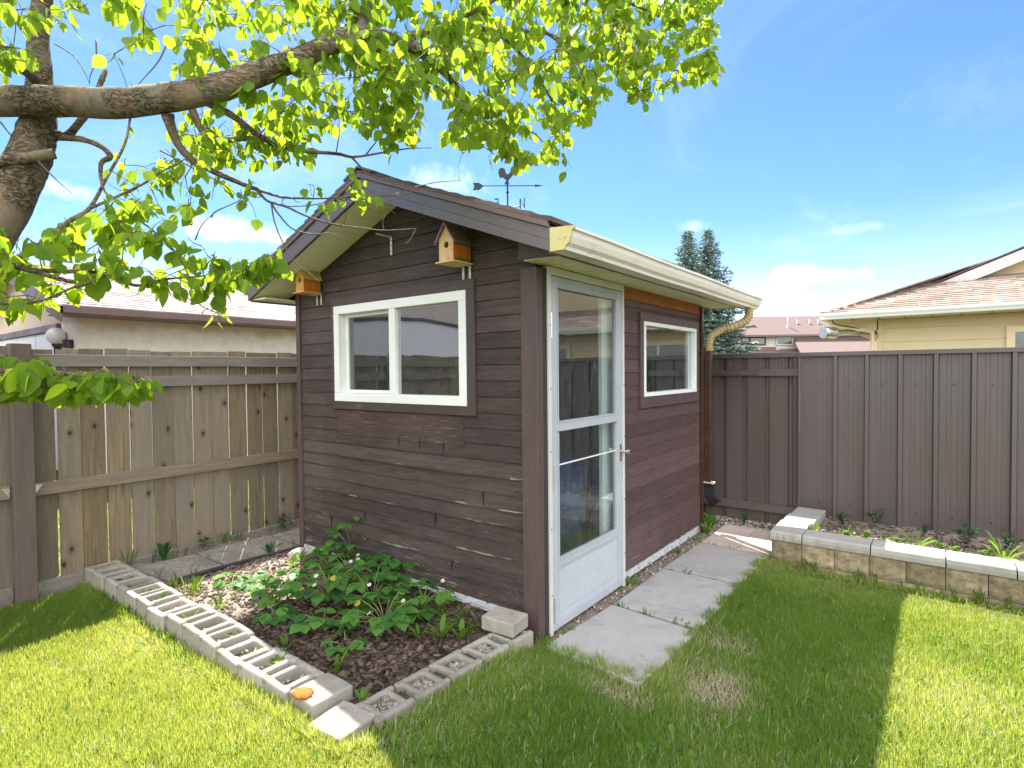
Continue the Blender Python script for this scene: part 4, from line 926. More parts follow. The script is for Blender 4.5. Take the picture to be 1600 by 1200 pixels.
def leaf_object(name, P, Q, U, size, width, tpl, m, parent=None, tint=None, origin=None):
    V, q, t = leaf_arrays(np.array(P), unit(np.array(Q)), unit(np.array(U)), np.array(size), np.array(width), tpl)
    tn = np.repeat(rng.random(len(P)) if tint is None else np.array(tint), len(tpl[0]))
    org = tuple(ORG[parent.name]) if parent is not None else (origin or (0, 0, 0))
    o = big_mesh(name, V, q, t, tn, m, org)
    if parent is not None: o.location = (0, 0, 0); ORG[o.name] = ORG[parent.name]
    put(o, parent); return o
TRIF = [(0, 1.0), (1.15, .92), (-1.15, .92)]

# ================================================================ PLANTS IN THE BED
def rr(a, b): return random.uniform(a, b)
def strawberry(x, y, n, h, spread, label, flowers=0, berries=0, z=.09):
    t = thing('strawberry_plant', label, 'plant', (x, y, z), group='strawberry plants in the garden bed')
    P, Q, U, sz, wd = [], [], [], [], []; st = MB(); fl = []
    for k in range(int(n*1.25)):
        a = k*2.4+rr(-.4, .4); r = spread*math.sqrt(rr(.1, 1)); hh = 1.2*h*rr(.45, 1)*(1.15-.5*r/spread)
        tip = Vector((x+r*math.cos(a), y+r*math.sin(a), z+hh)); st.tube(cr([(x+rr(-.01, .01), y+rr(-.01, .01), z-.01), (x+r*.35*math.cos(a), y+r*.35*math.sin(a), z+hh*.62), tip], 4), [.0022]*9, 5)
        s0 = rr(.064, .094); tiltd = rr(.05, .45)
        for (da, q) in TRIF:
            aa = a+da+rr(-.1, .1); d = Vector((math.cos(aa), math.sin(aa), -tiltd+rr(-.15, .1))); P.append(tip); Q.append(d); U.append((-.3*math.cos(a)*tiltd+rr(-.2, .2), -.3*math.sin(a)*tiltd+rr(-.2, .2), 1)); sz.append(s0*q*rr(.9, 1.1)); wd.append(s0*q*rr(.80, .95))
    for k in range(flowers):
        a = rr(0, 6.3); r = spread*rr(.4, 1.0); tip = Vector((x+r*math.cos(a), y+r*math.sin(a), z+h*rr(.6, 1.02)))
        st.tube(cr([(x, y, z), (x+r*.4*math.cos(a), y+r*.4*math.sin(a), z+h*.7), tip], 4), [.0015]*9, 5); fl.append(tip)
    st.build('stems', MT['stem'], t)
    leaf_object('leaves', P, Q, U, sz, wd, OV, MT['strawberry'], t)
    if berries:
        P, Q, U, sz, wd = [], [], [], [], []
        for k in range(berries): a = rr(0, 6.3); P.append((x+spread*.7*math.cos(a), y+spread*.7*math.sin(a), z+h*rr(.3, .9))); Q.append((math.cos(a), math.sin(a), -.3)); U.append((rr(-.3, .3), -.5, 1)); sz.append(rr(.04, .06)); wd.append(rr(.03, .045))
        leaf_object('yellowed_leaves', P, Q, U, sz, wd, OV, MT['spentleaf'], t)
    for tip in fl:
        mb = MB(); ax = Vector((rr(-.5, .5), -.6, 1)).normalized(); e1 = ax.orthogonal().normalized(); e2 = ax.cross(e1)
        for k in range(5):
            a = k*2*PI/5; d = e1*math.cos(a)+e2*math.sin(a); s = e1*-math.sin(a)+e2*math.cos(a); R_ = .0125
            mb.poly([tuple(tip+d*.002), tuple(tip+d*.008+s*.006+ax*.001), tuple(tip+d*R_+s*.004+ax*.002), tuple(tip+d*R_-s*.004+ax*.002), tuple(tip+d*.008-s*.006+ax*.001)])
        f_ = mb.build('flower', MT['petal'], t)
        mb = MB(); mb.lathe([(.0008, 0), (.0042, .001), (.0036, .004), (.0008, .0055)], 8, tuple(tip)); mb.build('flower_centre', MT['yellow'], f_)
    return t
strawberry(-1.66, -.11, 17, .34, .17, 'tallest strawberry plant, its leaves standing highest against the brown wall')
strawberry(-1.78, -.22, 9, .17, .16, 'strawberry plant half hidden at the shed left corner, at the edge of the sunlit soil')
strawberry(-1.42, -.30, 14, .20, .19, 'strawberry plant with two white blossoms in the middle of the bed near the wall', 2)
strawberry(-1.22, -.07, 10, .17, .17, 'strawberry plant hiding the pale sill board of the shed', 0)
strawberry(-1.02, -.10, 9, .18, .15, 'strawberry plant with a big glossy leaf over the pale sill board', 0)
strawberry(-1.28, -.56, 18, .23, .20, 'large bushy strawberry plant with white blossoms in the centre of the bed', 3, 2)
strawberry(-.98, -.46, 16, .20, .20, 'strawberry plant right of the bushy central one, with yellowed leaves', 2, 4)
strawberry(-1.68, -.62, 7, .13, .17, 'strawberry plant at the edge of the shadow on the bare soil', 0)
strawberry(-1.55, -.82, 6, .17, .13, 'long-stalked strawberry plant near the left border blocks', 1)
strawberry(-.70, -.60, 16, .17, .19, 'low strawberry plant with blossoms nearest the short border row', 3, 2)
strawberry(-.98, -.80, 7, .10, .13, 'small strawberry plant on the mulch in front of the bushy one', 0)
strawberry(-1.30, -.90, 5, .07, .10, 'tiny strawberry plant near the inner edge of the left border', 0)
strawberry(-.72, -.30, 9, .12, .16, 'sparse strawberry plant in shade below the wall, amid mulch', 1)
strawberry(-.70, -.86, 5, .06, .09, 'flat strawberry seedling near the corner of the two borders', 0)
strawberry(-2.02, -.80, 4, .06, .11, 'lone strawberry plant with dark leaves on the bare sunlit soil', 0)
strawberry(-1.86, -.72, 4, .06, .10, 'strawberry runner beside the shadow line on sunlit soil', 0)
def rosette(name, x, y, n, s, label, m, cat='weed', group='weeds', z=.09, up=.55, w_=.26, tpl=LANCE):
    P, Q, U, sz, wd = [], [], [], [], []
    for k in range(n):
        a = k*2.4+rr(-.3, .3); e = up*rr(.6, 1.5); P.append((x+.008*math.cos(a), y+.008*math.sin(a), z-.004)); Q.append((math.cos(a), math.sin(a), e)); U.append((-math.cos(a)*e, -math.sin(a)*e, 1)); q = s*rr(.6, 1.1); sz.append(q); wd.append(q*w_*rr(.8, 1.2))
    o = leaf_object(name, P, Q, U, sz, wd, tpl, m, None, origin=(x, y, z)); tag(o, label, cat, group); return o
D = MT['weed']
def bush(name, x, y, n, h, r, label, m, cat, group, z):
    P, Q, U, sz, wd = [], [], [], [], []; mb = MB()
    for k in range(max(4, n//9)):
        a = rr(0, 6.3); tip = (x+r*.8*math.cos(a)*rr(.3, 1), y+r*.8*math.sin(a)*rr(.3, 1), z+h*rr(.6, 1)); c_ = cr([(x, y, z-.01), ((x+tip[0])/2, (y+tip[1])/2, z+h*.55), tip], 5)
        for p in c_[2:]:
            for q in range(2): aa = rr(0, 6.3); P.append(tuple(p+Vector((rr(-.008, .008), rr(-.008, .008), 0)))); Q.append((math.cos(aa), math.sin(aa), rr(-.2, .7))); U.append((rr(-.4, .4), rr(-.4, .4), 1)); l_ = rr(.02, .042)*(.6+h*2); sz.append(l_); wd.append(l_*rr(.35, .6))
    o = leaf_object(name, P, Q, U, sz, wd, OV, m, None, origin=(x, y, z)); tag(o, label, cat, group); return o
rosette('dandelion', -.37, -.50, 8, .13, 'dandelion with upright leaves behind the short border row', D, 'dandelion', 'dandelions', up=1.1)
rosette('dandelion', -.28, -.44, 6, .11, 'dandelion close to the loose block', D, 'dandelion', 'dandelions', up=1.3)
rosette('dandelion', -.47, -.56, 5, .09, 'broad-leaved dandelion left of the upright one behind the short row', D, 'dandelion', 'dandelions', up=.8)
rosette('dandelion', -.53, -1.03, 4, .13, 'tall two-leaved dandelion in the inner corner of the borders', D, 'dandelion', 'dandelions', up=2.2, z=.08)
rosette('dandelion', -.93, -1.05, 5, .11, 'dandelion by the left border on dark mulch', D, 'dandelion', 'dandelions', up=1.1, z=.08)
rosette('dandelion', -2.12, -.98, 5, .13, 'bright upright weed in sunlight at the inside of the left border', D, 'weed', 'bed weeds', up=2.0, z=.08)
rosette('dandelion', -1.72, -1.02, 5, .12, 'bright leafy weed inside the left border near the shadow', D, 'weed', 'bed weeds', up=1.6, z=.08)
rosette('dandelion', -2.02, -.36, 6, .10, 'yellow-green weed in sunlight near the shed left corner', D, 'weed', 'bed weeds', up=1.0)
rosette('weed', -2.12, -.25, 9, .09, 'leafy weed beside the pale lump at the edge of the soil', D, 'weed', 'bed weeds', up=.9)
rosette('weed', -2.62, -1.20, 6, .07, 'green weed inside a shaded block by the wooden fence', MT['shadeweed'], 'weed', 'weeds growing in the blocks', z=.11)
for k, (x, wz) in enumerate(((-2.24, 'sunlit weed growing in a block, nearest the fence shadow'), (-2.05, 'pair of bright weeds between the blocks in full sun'), (-1.62, 'bright weed standing up from a sunlit block'), (-1.22, 'weed in a block beside the strawberry leaves'), (-.80, 'small weed in a block at the shadow edge'))):
    rosette('weed', x, -1.19+rr(-.03, .03), 7, .075, wz, D, 'weed', 'weeds growing in the blocks', z=.105, up=.9)
rosette('weed', -.05, -1.14, 9, .10, 'leafy weed at the front corner of the borders', D, 'weed', 'corner weeds', z=.05, up=1.2)
rosette('weed', -.22, -1.12, 7, .08, 'pale weed over the sunken corner block', D, 'weed', 'corner weeds', z=.10, up=.9)
rosette('weed', -.10, -.42, 7, .05, 'weed sprouting from a hollow block beside the loose block', D, 'weed', 'weeds growing in the blocks', z=.10)
rosette('weed', -2.98, -.85, 7, .16, 'tall dark weed against the wooden fence', MT['shadeweed'], 'weed', 'weeds at the fence foot', z=.08, up=2.2)
bush('weed', -2.98, -.55, 40, 0.13999999999999999, 0.1, 'low dark weed at the foot of the wooden fence', MT['shadeweed'], 'weed', 'weeds at the fence foot', .08)
bush('weed', -2.96, .12, 40, 0.154, 0.11, 'dark weed at the fence foot near the shed corner', MT['shadeweed'], 'weed', 'weeds at the fence foot', .08)
rosette('weed', -2.45, -.30, 7, .12, 'dark weed between the pebbly pavers and the soil', MT['shadeweed'], 'weed', 'weeds at the pavers', z=.09, up=1.2)
bush('weed', -2.86, .75, 40, 0.27999999999999997, 0.2, 'bushy weed in the gap between shed and wooden fence', MT['shadeweed'], 'weed', 'weeds at the fence foot', .08)
rosette('weed', .06, 2.42, 12, .12, 'bright sunlit weed at the foot of the downspout', D, 'weed', 'weeds by the downspout', z=.02, up=1.3)
rosette('weed', .03, 2.62, 14, .15, 'tall leafy weed behind the shed corner, under the black outlet', D, 'weed', 'weeds by the downspout', z=.02, up=1.8)
rosette('weed', .03, .93, 9, .08, 'green weed at the bottom of the door frame', D, 'weed', 'weeds along the door wall', z=.015, up=1.1)
rosette('weed', .05, .80, 6, .06, 'small round-leaved weed below the storm door', D, 'weed', 'weeds along the door wall', z=.015)
rosette('weed', .04, .10, 7, .055, 'small weed at the hinge end of the storm door', D, 'weed', 'weeds along the door wall', z=.015)
rosette('weed', .05, 1.75, 12, .07, 'feathery weed below the side window', D, 'weed', 'weeds along the door wall', z=.015, up=1.4, w_=.14)
rosette('weed', .04, 2.22, 12, .06, 'low weed at the far corner of the door wall', D, 'weed', 'weeds along the door wall', z=.015)
rosette('weed', .27, 1.36, 9, .05, 'little weed in the joint between two concrete pavers', D, 'weed', 'weeds along the door wall', z=.02, up=1.2, w_=.16)
rosette('weed', .27, 2.84, 5, .16, 'thin weed standing in front of the metal fence', MT['shadeweed'], 'weed', 'weeds by the metal fence', z=.03, up=3.5, w_=.14)
for k, x in enumerate((.45, .52, .60)): rosette('weed', x, 2.88, 9, .06, ('scrubby weed at the fence foot, %s of three before the side wall' % ORDW[k]), D, 'weed', 'weeds by the metal fence', z=.03, w_=.16)
rosette('weed', .925, 2.33, 6, .10, 'bright yellow-green weed beside the corner cap of the planter', D, 'weed', 'planter weeds', z=.19, up=1.5, w_=.4)
pw = [(1.08, 2.72, 14, .12, 0), (1.32, 2.86, 14, .15, 0), (1.62, 2.74, 8, .10, 0), (1.15, 2.36, 9, .08, 1), (1.28, 2.38, 10, .10, 1), (1.47, 2.40, 8, .08, 1), (1.58, 2.36, 9, .16, 1), (1.72, 2.44, 10, .09, 1), (1.86, 2.60, 20, .17, 0), (1.80, 2.36, 10, .08, 1), (1.96, 2.38, 9, .09, 1), (2.06, 2.40, 9, .22, 1), (2.10, 2.62, 14, .16, 0), (2.20, 2.38, 10, .10, 1), (2.35, 2.45, 12, .14, 1), (2.5, 2.6, 12, .15, 0), (2.7, 2.45, 10, .12, 1)]
for k, (x, y, n, s, lit) in enumerate(pw):
    if lit and s < .14: bush('planter_weed', x, y, n*4, s*.8, s*.6, 'sunlit weed in the planter soil, %s bright one right of the corner' % ORDW[sum(q[4] for q in pw[:k])], D, 'weed', 'sunlit planter weeds', .185)
    elif lit: rosette('planter_weed', x, y, n, s, 'sunlit weed in the planter soil, %s bright one right of the corner' % ORDW[sum(q[4] for q in pw[:k])], D, 'weed', 'sunlit planter weeds', z=.185, up=1.1, w_=.2 if s < .14 else .07)
    else: bush('planter_weed', x, y, n*4, s, s*.7, 'shaded dark weed at the metal fence in the planter, %s from the side wall' % ORDW[sum(1-q[4] for q in pw[:k])], MT['shadeweed'], 'weed', 'shaded planter weeds', .185)
# low ground cover: chickweed by the wall and over the planter front (nobody could count it)
def cover(name, pts_fn, N, s0, s1, m, zf):
    P, Q, U, sz, wd = [], [], [], [], []
    while len(P) < N:
        p = pts_fn()
        if p is None: continue
        a = rr(0, 6.3); e = rr(-.1, .5); P.append((p[0], p[1], zf(p[0], p[1])+abs(random.gauss(0, 1))*p[2])); Q.append((math.cos(a), math.sin(a), e)); U.append((rr(-.4, .4), rr(-.4, .4), 1)); q = rr(s0, s1); sz.append(q); wd.append(q*.55)
    o = leaf_object(name, P, Q, U, sz, wd, OV, m); o['kind'] = 'stuff'; return o
def chick():
    x, y = rr(-.82, -.2), rr(-.40, -.12)
    if nz(x, y, 7) < -.05: return None
    return x, y, .028
cover('chickweed', chick, 1500, .007, .015, D, bedh)
def plant_front():
    x, y = rr(1.0, 3.0), 2.24+abs(random.gauss(0, .10))
    if nz(x, y, 5, 3) < -.12: return None
    return x, y, .022
cover('planter_seedlings', plant_front, 1500, .010, .022, D, lambda x, y: .185)
def bedcover():
    x, y = rr(-2.3, -.25), rr(-1.08, -.1)
    if nz(x, y, 2.2, 5) < .12 or x < -1.9: return None
    return x, y, .010
cover('bed_seedlings', bedcover, 420, .008, .018, MT['strawberry'], bedh)
# mulch chips and gravel
def chips(name, N, fn, m, lo, hi, flat):
    V, q, t, tn = [], [], [], []; base = np.array([(-1, -1, -1), (1, -1, -1), (1, 1, -1), (-1, 1, -1), (-1, -1, 1), (1, -1, 1), (1, 1, 1), (-1, 1, 1)], float); fq = np.array([(3, 2, 1, 0), (4, 5, 6, 7), (0, 1, 5, 4), (1, 2, 6, 5), (2, 3, 7, 6), (3, 0, 4, 7)])
    c = 0
    while c < N:
        p = fn()
        if p is None: continue
        L = rr(lo, hi); sc = np.array([L, L*rr(.3, .8), L*flat*rr(.6, 1.4)]); M3 = np.array(Matrix.Rotation(rr(0, 6.3), 3, 'Z') @ Matrix.Rotation(rr(-.5, .5), 3, 'X') @ Matrix.Rotation(rr(-.5, .5), 3, 'Y'))
        jit = base*(1+np.array([[rr(-.3, .3) for _ in range(3)] for _ in range(8)]))
        V.append((jit*sc) @ M3.T+np.array(p)); q.append(fq+c*8); tn += [random.random()]*8; c += 1
    o = big_mesh(name, np.concatenate(V), np.concatenate(q), np.zeros((0, 3), int), np.array(tn), m); put(o, None); o['kind'] = 'stuff'; return o
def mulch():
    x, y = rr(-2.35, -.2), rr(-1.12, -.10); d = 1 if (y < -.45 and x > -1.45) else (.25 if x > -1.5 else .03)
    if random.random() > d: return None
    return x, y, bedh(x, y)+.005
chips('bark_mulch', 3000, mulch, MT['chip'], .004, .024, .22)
def grav():
    if random.random() < .5: k = random.randrange(5); return -.115+k*.012+rr(-.045, .045), (ye[k]+ye[k+1])/2+rr(-.045, .045), .098+rr(0, .008)
    if random.random() < .5: return rr(-.03, .11), rr(-.05, 2.9), .018
    k = random.randrange(14); return (xe[k]+xe[k+1])/2+rr(-.05, .05), -1.21+rr(-.06, .06), .105+rr(0, .006)
chips('gravel', 900, grav, MT['pebble'], .004, .011, .7)
def crumb():
    x, y = rr(-2.45, -1.3), rr(-1.1, -.08); return x, y, bedh(x, y)+.003
chips('soil_crumbs', 2200, crumb, simple('soil_crumb', (.20, .15, .125), (.12, .085, .07), 20, .95, .3, .003, 60, tint=.5), .003, .012, .7)
def fdeb():
    x, y = rr(-.05, .7), rr(2.80, 3.02); return x, y, .03+(y-2.75)*.05
chips('fence_debris', 350, fdeb, MT['pebble'], .004, .014, .6)
def pdeb():
    return rr(.95, 3.0), rr(2.2, 3.0), .186
chips('planter_crumbs', 1200, pdeb, simple('planter_crumb', (.20, .16, .13), (.1, .08, .065), 20, .95, .3, .003, 60, tint=.5), .004, .012, .6)
# pale lump beside the shed corner, yellowed leaves
mb = MB(); rings = []
for r, z in ((.10, -.01), (.105, .02), (.08, .045), (.04, .058), (.006, .060)): rings.append([(r*math.cos(a*PI/8)*(1+.18*math.sin(a*1.9)), r*.55*math.sin(a*PI/8)*(1+.2*math.cos(a*2.6)), z+random.uniform(-.006, .006)) for a in range(16)])
mb.loft(rings); o = mb.build('pale_rock', simple('pale_rock_face', (.5, .48, .44), (.36, .34, .3), 16, .9, .9, .01, 60), None, local=True); o.location = (-2.19, -.17, .085); o.rotation_euler = (0, 0, .9); tag(o, 'pale rough rock on the soil at the shed left corner', 'rock')

# ================================================================ LAWN GRASS
def in_lawn(x, y):
    ok = np.ones(len(x), bool)
    ok &= ~((x > -3.06) & (x < -.02) & (y > -1.315) & (y < 2.6))       # bed and shed (left row)
    ok &= ~((x > -.21) & (x < -.012) & (y > -1.2) & (y < 2.6))
    ok &= ~((x > -.30) & (x < -.06) & (y > -1.35) & (y < -1.16))
    e = .03*np.sin(y*23)+.02*np.sin(y*51+1)
    ok &= ~((x > .02) & (x < .62+e) & (y > -.10+.025*np.sin(x*40)) & (y < 2.2))
    ok &= ~((x > -.05) & (x < .68) & (y > 2.05))
    ok &= ~((x > .655) & (y > 2.03)); ok &= ~((x > -.02) & (x < .11) & (y > -.02))
    ok &= ~((x > -3.13) & (x < -3.01))
    return ok
def blades(regions):
    X, Y = [], []
    for (x0, x1, y0, y1, den) in regions:
        n = int((x1-x0)*(y1-y0)*den); X.append(rng.uniform(x0, x1, n)); Y.append(rng.uniform(y0, y1, n))
    x, y = np.concatenate(X), np.concatenate(Y); k = in_lawn(x, y); x, y = x[k], y[k]; N = len(x)
    # smooth value noise
    def vn(s, seed):
        r = np.random.default_rng(seed).random((64, 64)); u_, v_ = (x*s) % 64, (y*s) % 64; i, j = u_.astype(int), v_.astype(int); fu, fv = u_-i, v_-j; fu = fu*fu*(3-2*fu); fv = fv*fv*(3-2*fv); i1, j1 = (i+1) % 64, (j+1) % 64
        return (r[i, j]*(1-fu)+r[i1, j]*fu)*(1-fv)+(r[i, j1]*(1-fu)+r[i1, j1]*fu)*fv
    n1, n2, n3 = vn(1.7, 1), vn(5.5, 2), vn(14, 3)
    bare = np.maximum(np.exp(-(((x-.90)/.13)**2+((y-.03)/.17)**2)), .75*np.exp(-(((x-.56)/.13)**2+((y+.30)/.10)**2)))
    bare = np.maximum(bare, .55*np.exp(-(((x-.80)/.15)**2+((y-.5)/.12)**2)))
    keep = rng.random(N) < (1-.5*bare); x, y, n1, n2, n3, bare = (a[keep] for a in (x, y, n1, n2, n3, bare)); N = len(x)
    h = (.024+.027*rng.random(N)+.020*n2*n3)*(1-.45*bare)
    edge = (np.abs(y+.13) < .06) & (x > 0) & (x < .66) | (np.abs(x-.66) < .06) & (y > -.15) & (y < 2.05) | (np.abs(y+1.34) < .05) & (x < 0) | (np.abs(y-2.0) < .05) & (x > .6) | (np.abs(x-.01) < .05) & (y < -.1) & (y > -1.3)
    h = np.where(edge, h*rng.uniform(1.1, 1.8, N), h)
    wd = rng.uniform(.0012, .0027, N); yaw = rng.uniform(0, 2*np.pi, N); lean = rng.normal(0, .45, N)+.15; la = rng.uniform(0, 2*np.pi, N)
    straw = rng.random(N) < (.07+.24*np.clip(n1*1.5-.5, 0, 1)+.95*bare)
    t = np.where(straw, rng.uniform(.80, 1, N), np.clip(.15+.55*n1*rng.uniform(.4, 1.4, N)+.25*rng.random(N)*n3, 0, .76)); lean = np.where(straw, lean*2.2, lean)
    bx, by = np.cos(yaw)*wd, np.sin(yaw)*wd; dx, dy = np.cos(la)*lean*h, np.sin(la)*lean*h
    z0 = lawnh(x, y)-.012; hz = h/np.sqrt(1+.6*lean**2)
    V = np.stack([np.stack([x-bx, y-by, z0], 1), np.stack([x+bx, y+by, z0], 1), np.stack([x+bx*.8+dx*.35, y+by*.8+dy*.35, z0+hz*.6], 1), np.stack([x-bx*.8+dx*.35, y-by*.8+dy*.35, z0+hz*.6], 1), np.stack([x+dx, y+dy, z0+hz+.008], 1)], 1).reshape(-1, 3)
    o5 = (np.arange(N)*5)[:, None]; q = np.array([[0, 1, 2, 3]])+o5; tr = np.array([[3, 2, 4]])+o5
    return V, q, tr, np.repeat(t, 5)
V, q, tr, tn = blades([(-3.1, .2, -2.6, -1.25, 42000), (-.3, 3.4, -2.4, 2.1, 34000), (-6, -3.1, -2.5, 3.0, 1500), (3.4, 5, -2.5, 2.1, 4000), (-3, 4, -4.5, -2.5, 1500)])
go = big_mesh('lawn_grass', V, q, tr, tn, MT['grass']); put(go, None); go['kind'] = 'stuff'
# plantain and clover leaves scattered in the lawn
P, Q, U, sz, wd = [], [], [], [], []
while len(P) < 2200:
    x, y = rr(-3, 3), rr(-2.4, 2.0)
    if not in_lawn(np.array([x]), np.array([y]))[0] or nz(x, y, 1.5, 9) < -.05 and random.random() < .8: continue
    for k in range(random.randrange(1, 5)):
        a = rr(0, 6.3); e = rr(.2, 1.1); P.append((x, y, .012+float(lawnh(x, y)))); Q.append((math.cos(a), math.sin(a), e)); U.append((-math.cos(a)*e, -math.sin(a)*e, 1)); s_ = rr(.02, .05); sz.append(s_); wd.append(s_*rr(.2, .5))
o = leaf_object('lawn_weeds', P, Q, U, sz, wd, LANCE, MT['weed']); o['kind'] = 'stuff'
# grass tufts among blocks, pavers and wall
P, Q, U, sz, wd = [], [], [], [], []
def tuft(x, y, z, n, L):
    for k in range(n):
        a = rr(0, 6.3); e = rr(1.5, 5); P.append((x+rr(-.02, .02), y+rr(-.02, .02), z)); Q.append((math.cos(a), math.sin(a), e)); U.append((math.sin(a)+.1, -math.cos(a), .3)); s_ = L*rr(.5, 1.1); sz.append(s_); wd.append(rr(.004, .007))
for x, y, z, n, L in ((-2.28, -1.05, .08, 7, .15), (-2.13, -1.06, .08, 6, .13), (-2.0, -1.05, .08, 6, .10), (-2.36, -.9, .09, 6, .10), (-2.05, -1.0, .08, 8, .09), (-2.55, -1.05, .1, 5, .08), (-2.9, -1.12, .1, 8, .15), (-3.0, -.35, .09, 9, .12), (-2.7, -.65, .09, 6, .06), (-2.42, -.1, .09, 6, .08)): tuft(x, y, z, n, L)
for k in range(14): tuft(rr(.1, .64), .56+rr(-.012, .012), .0, 5, .06)
for k in range(9): tuft(rr(.1, .64), 1.36+rr(-.01, .01), .0, 4, .04)
for k in range(12): tuft(rr(.12, .66), 2.13+rr(-.01, .01), .0, 4, .05)
for k in range(16): tuft(rr(-.2, .0), rr(-1.2, -.3), .07, 3, .06)
for k in range(40): tuft(rr(-2.9, -.1), rr(-1.36, -1.32), .02, 6, .085)
for k in range(22): tuft(rr(-.36, .06), rr(-1.40, -1.12), .04, 5, .08)
for k in range(24): tuft(rr(-.02, .03), rr(-1.2, -.15), .03, 5, .07)
for k in range(22): tuft(rr(-2.8, -.3), rr(-1.28, -1.15), .10, 4, .05)
for k in range(26): tuft(rr(-3.06, -2.95), rr(-1.0, 1.2), .07, 4, .11)
for k in range(10): tuft(rr(1.0, 2.9), rr(2.25, 2.5), .18, 3, .14)
for k in range(14): tuft(rr(.70, 2.9), 2.0, -.01, 6, .11)
for k in range(12): tuft(rr(-.02, .09), rr(-.1, 2.3), .01, 4, .05)
o = leaf_object('grass_tufts', P, Q, U, sz, wd, LANCE, MT['weed']); o['kind'] = 'stuff'

# ================================================================ LEAFY TREE, leaning in from the left
tr_ = thing('leafy_tree', 'leafy tree with grey cracked trunk leaning in at the left, branches overhead', 'tree', (-1.95, -2.60, 0))
def px(L): return [at(*p) for p in L]
tp = cr([(-1.95, -2.62, -.1), (-1.86, -2.55, .7)]+px([(-135, 560, 2.2), (-58, 430, 2.23), (-6, 345, 2.25), (38, 262, 2.27), (58, 205, 2.28), (63, 130, 2.3), (60, 60, 2.32), (70, -60, 2.35), (60, -260, 2.4)]), 6)
mb = MB(); mb.tube(tp, lerp_list([.16, .125, .105, .097, .088, .079, .066, .046, .038, .034, .028], len(tp)), 14, .05); mb.build('trunk', MT['bark'], tr_, smooth=True)
def limb(name, pts, r, k=6, n=9, wob=.05, m='bark'):
    q = cr(pts, k); mb = MB(); mb.tube(q, lerp_list(r, len(q)), n, wob); mb.build(name, MT[m], tr_, smooth=True); return q
BR = []                                                   # (points) that carry leaves
LA = limb('limb', [tuple(tp[6])]+px([(-190, 190, 2.15), (-60, 162, 2.18), (60, 158, 2.2), (200, 160, 2.2), (330, 140, 2.25), (410, 112, 2.3), (475, 88, 2.36), (560, 52, 2.5), (625, 66, 2.68), (670, 92, 2.8), (705, 125, 2.9), (735, 160, 3.0), (790, 190, 3.1)]), [.064, .061, .058, .057, .056, .053, .048, .043, .034, .026, .021, .017, .012, .006], wob=.06, n=12)
limb('limb', px([(-260, 300, 2.05), (-120, 268, 2.12), (0, 252, 2.18), (85, 240, 2.24)]), [.028, .026, .023, .02])
limb('limb', px([(55, 235, 2.3), (85, 212, 2.3), (105, 212, 2.3), (125, 190, 2.32), (140, 170, 2.34), (165, 110, 2.4)]), [.03, .022, .016, .014, .012, .01])
limb('limb', px([(88, 214, 2.3), (130, 218, 2.28), (160, 230, 2.26), (172, 245, 2.25), (158, 256, 2.25), (160, 290, 2.25), (172, 310, 2.24)]), [.014, .012, .011, .012, .009, .006, .003])
C = limb('branch', px([(262, 178, 2.24), (268, 200, 2.26), (280, 228, 2.3), (298, 248, 2.34), (322, 262, 2.38), (352, 276, 2.42), (385, 290, 2.47), (402, 296, 2.5)]), [.024, .019, .016, .015, .013, .012, .010, .009])
def twig(pts, r0=.006, r1=.0016, k=5): return limb('twig', px(pts), [r0, r1], k, 6, .1, 'twig')
t1 = twig([(402, 296, 2.5), (428, 305, 2.5), (450, 309, 2.52), (500, 310, 2.55), (560, 307, 2.6), (612, 306, 2.62), (648, 302, 2.64)], .007)
t2 = twig([(402, 296, 2.5), (418, 314, 2.5), (445, 322, 2.5), (480, 338, 2.52), (520, 350, 2.55), (565, 356, 2.6), (600, 360, 2.62), (650, 357, 2.64)], .007)
t3 = twig([(424, 318, 2.5), (438, 338, 2.5), (458, 358, 2.5), (490, 366, 2.52), (515, 364, 2.53), (532, 371, 2.54)], .005)
t4 = twig([(424, 320, 2.5), (430, 350, 2.5), (445, 385, 2.5), (462, 410, 2.5), (485, 428, 2.5), (500, 441, 2.5)], .004)
t5 = twig([(445, 322, 2.5), (470, 322, 2.52), (500, 318, 2.53), (525, 305, 2.54), (545, 292, 2.55)], .003)
t6 = twig([(612, 306, 2.62), (640, 295, 2.63), (680, 285, 2.65), (720, 282, 2.66)], .003); twig([(640, 296, 2.63), (655, 320, 2.64), (672, 338, 2.65)], .0025, .001); twig([(600, 360, 2.62), (598, 345, 2.63), (604, 335, 2.63)], .0025, .001)
Dm = limb('branch', px([(300, 170, 2.25), (318, 206, 2.3), (350, 218, 2.35), (400, 216, 2.42), (430, 227, 2.48), (465, 235, 2.55), (525, 240, 2.62), (555, 245, 2.68), (612, 236, 2.75), (640, 232, 2.8), (676, 231, 2.82)]), [.015, .013, .012, .011, .011, .010, .008, .006, .004, .003, .0015])
limb('branch', px([(325, 160, 2.27), (362, 180, 2.33), (395, 205, 2.4), (430, 227, 2.48)]), [.018, .014, .012, .011])
limb('twig', px([(548, 244, 2.68), (565, 262, 2.66), (580, 275, 2.64), (640, 292, 2.65), (700, 300, 2.68)]), [.006, .004, .003, .002, .001], m='twig')
limb('twig', px([(570, 244, 2.7), (585, 225, 2.72), (600, 208, 2.75), (640, 195, 2.8)]), [.004, .003, .002, .0015], m='twig')
F1 = limb('branch', px([(-65, 440, 2.22), (-78, 420, 2.0), (0, 404, 1.95), (28, 402, 1.97), (70, 377, 2.0), (107, 346, 2.05), (140, 325, 2.1), (168, 275, 2.15), (196, 222, 2.2), (206, 165, 2.22)]), [.012, .011, .0105, .010, .009, .008, .006, .005, .004])
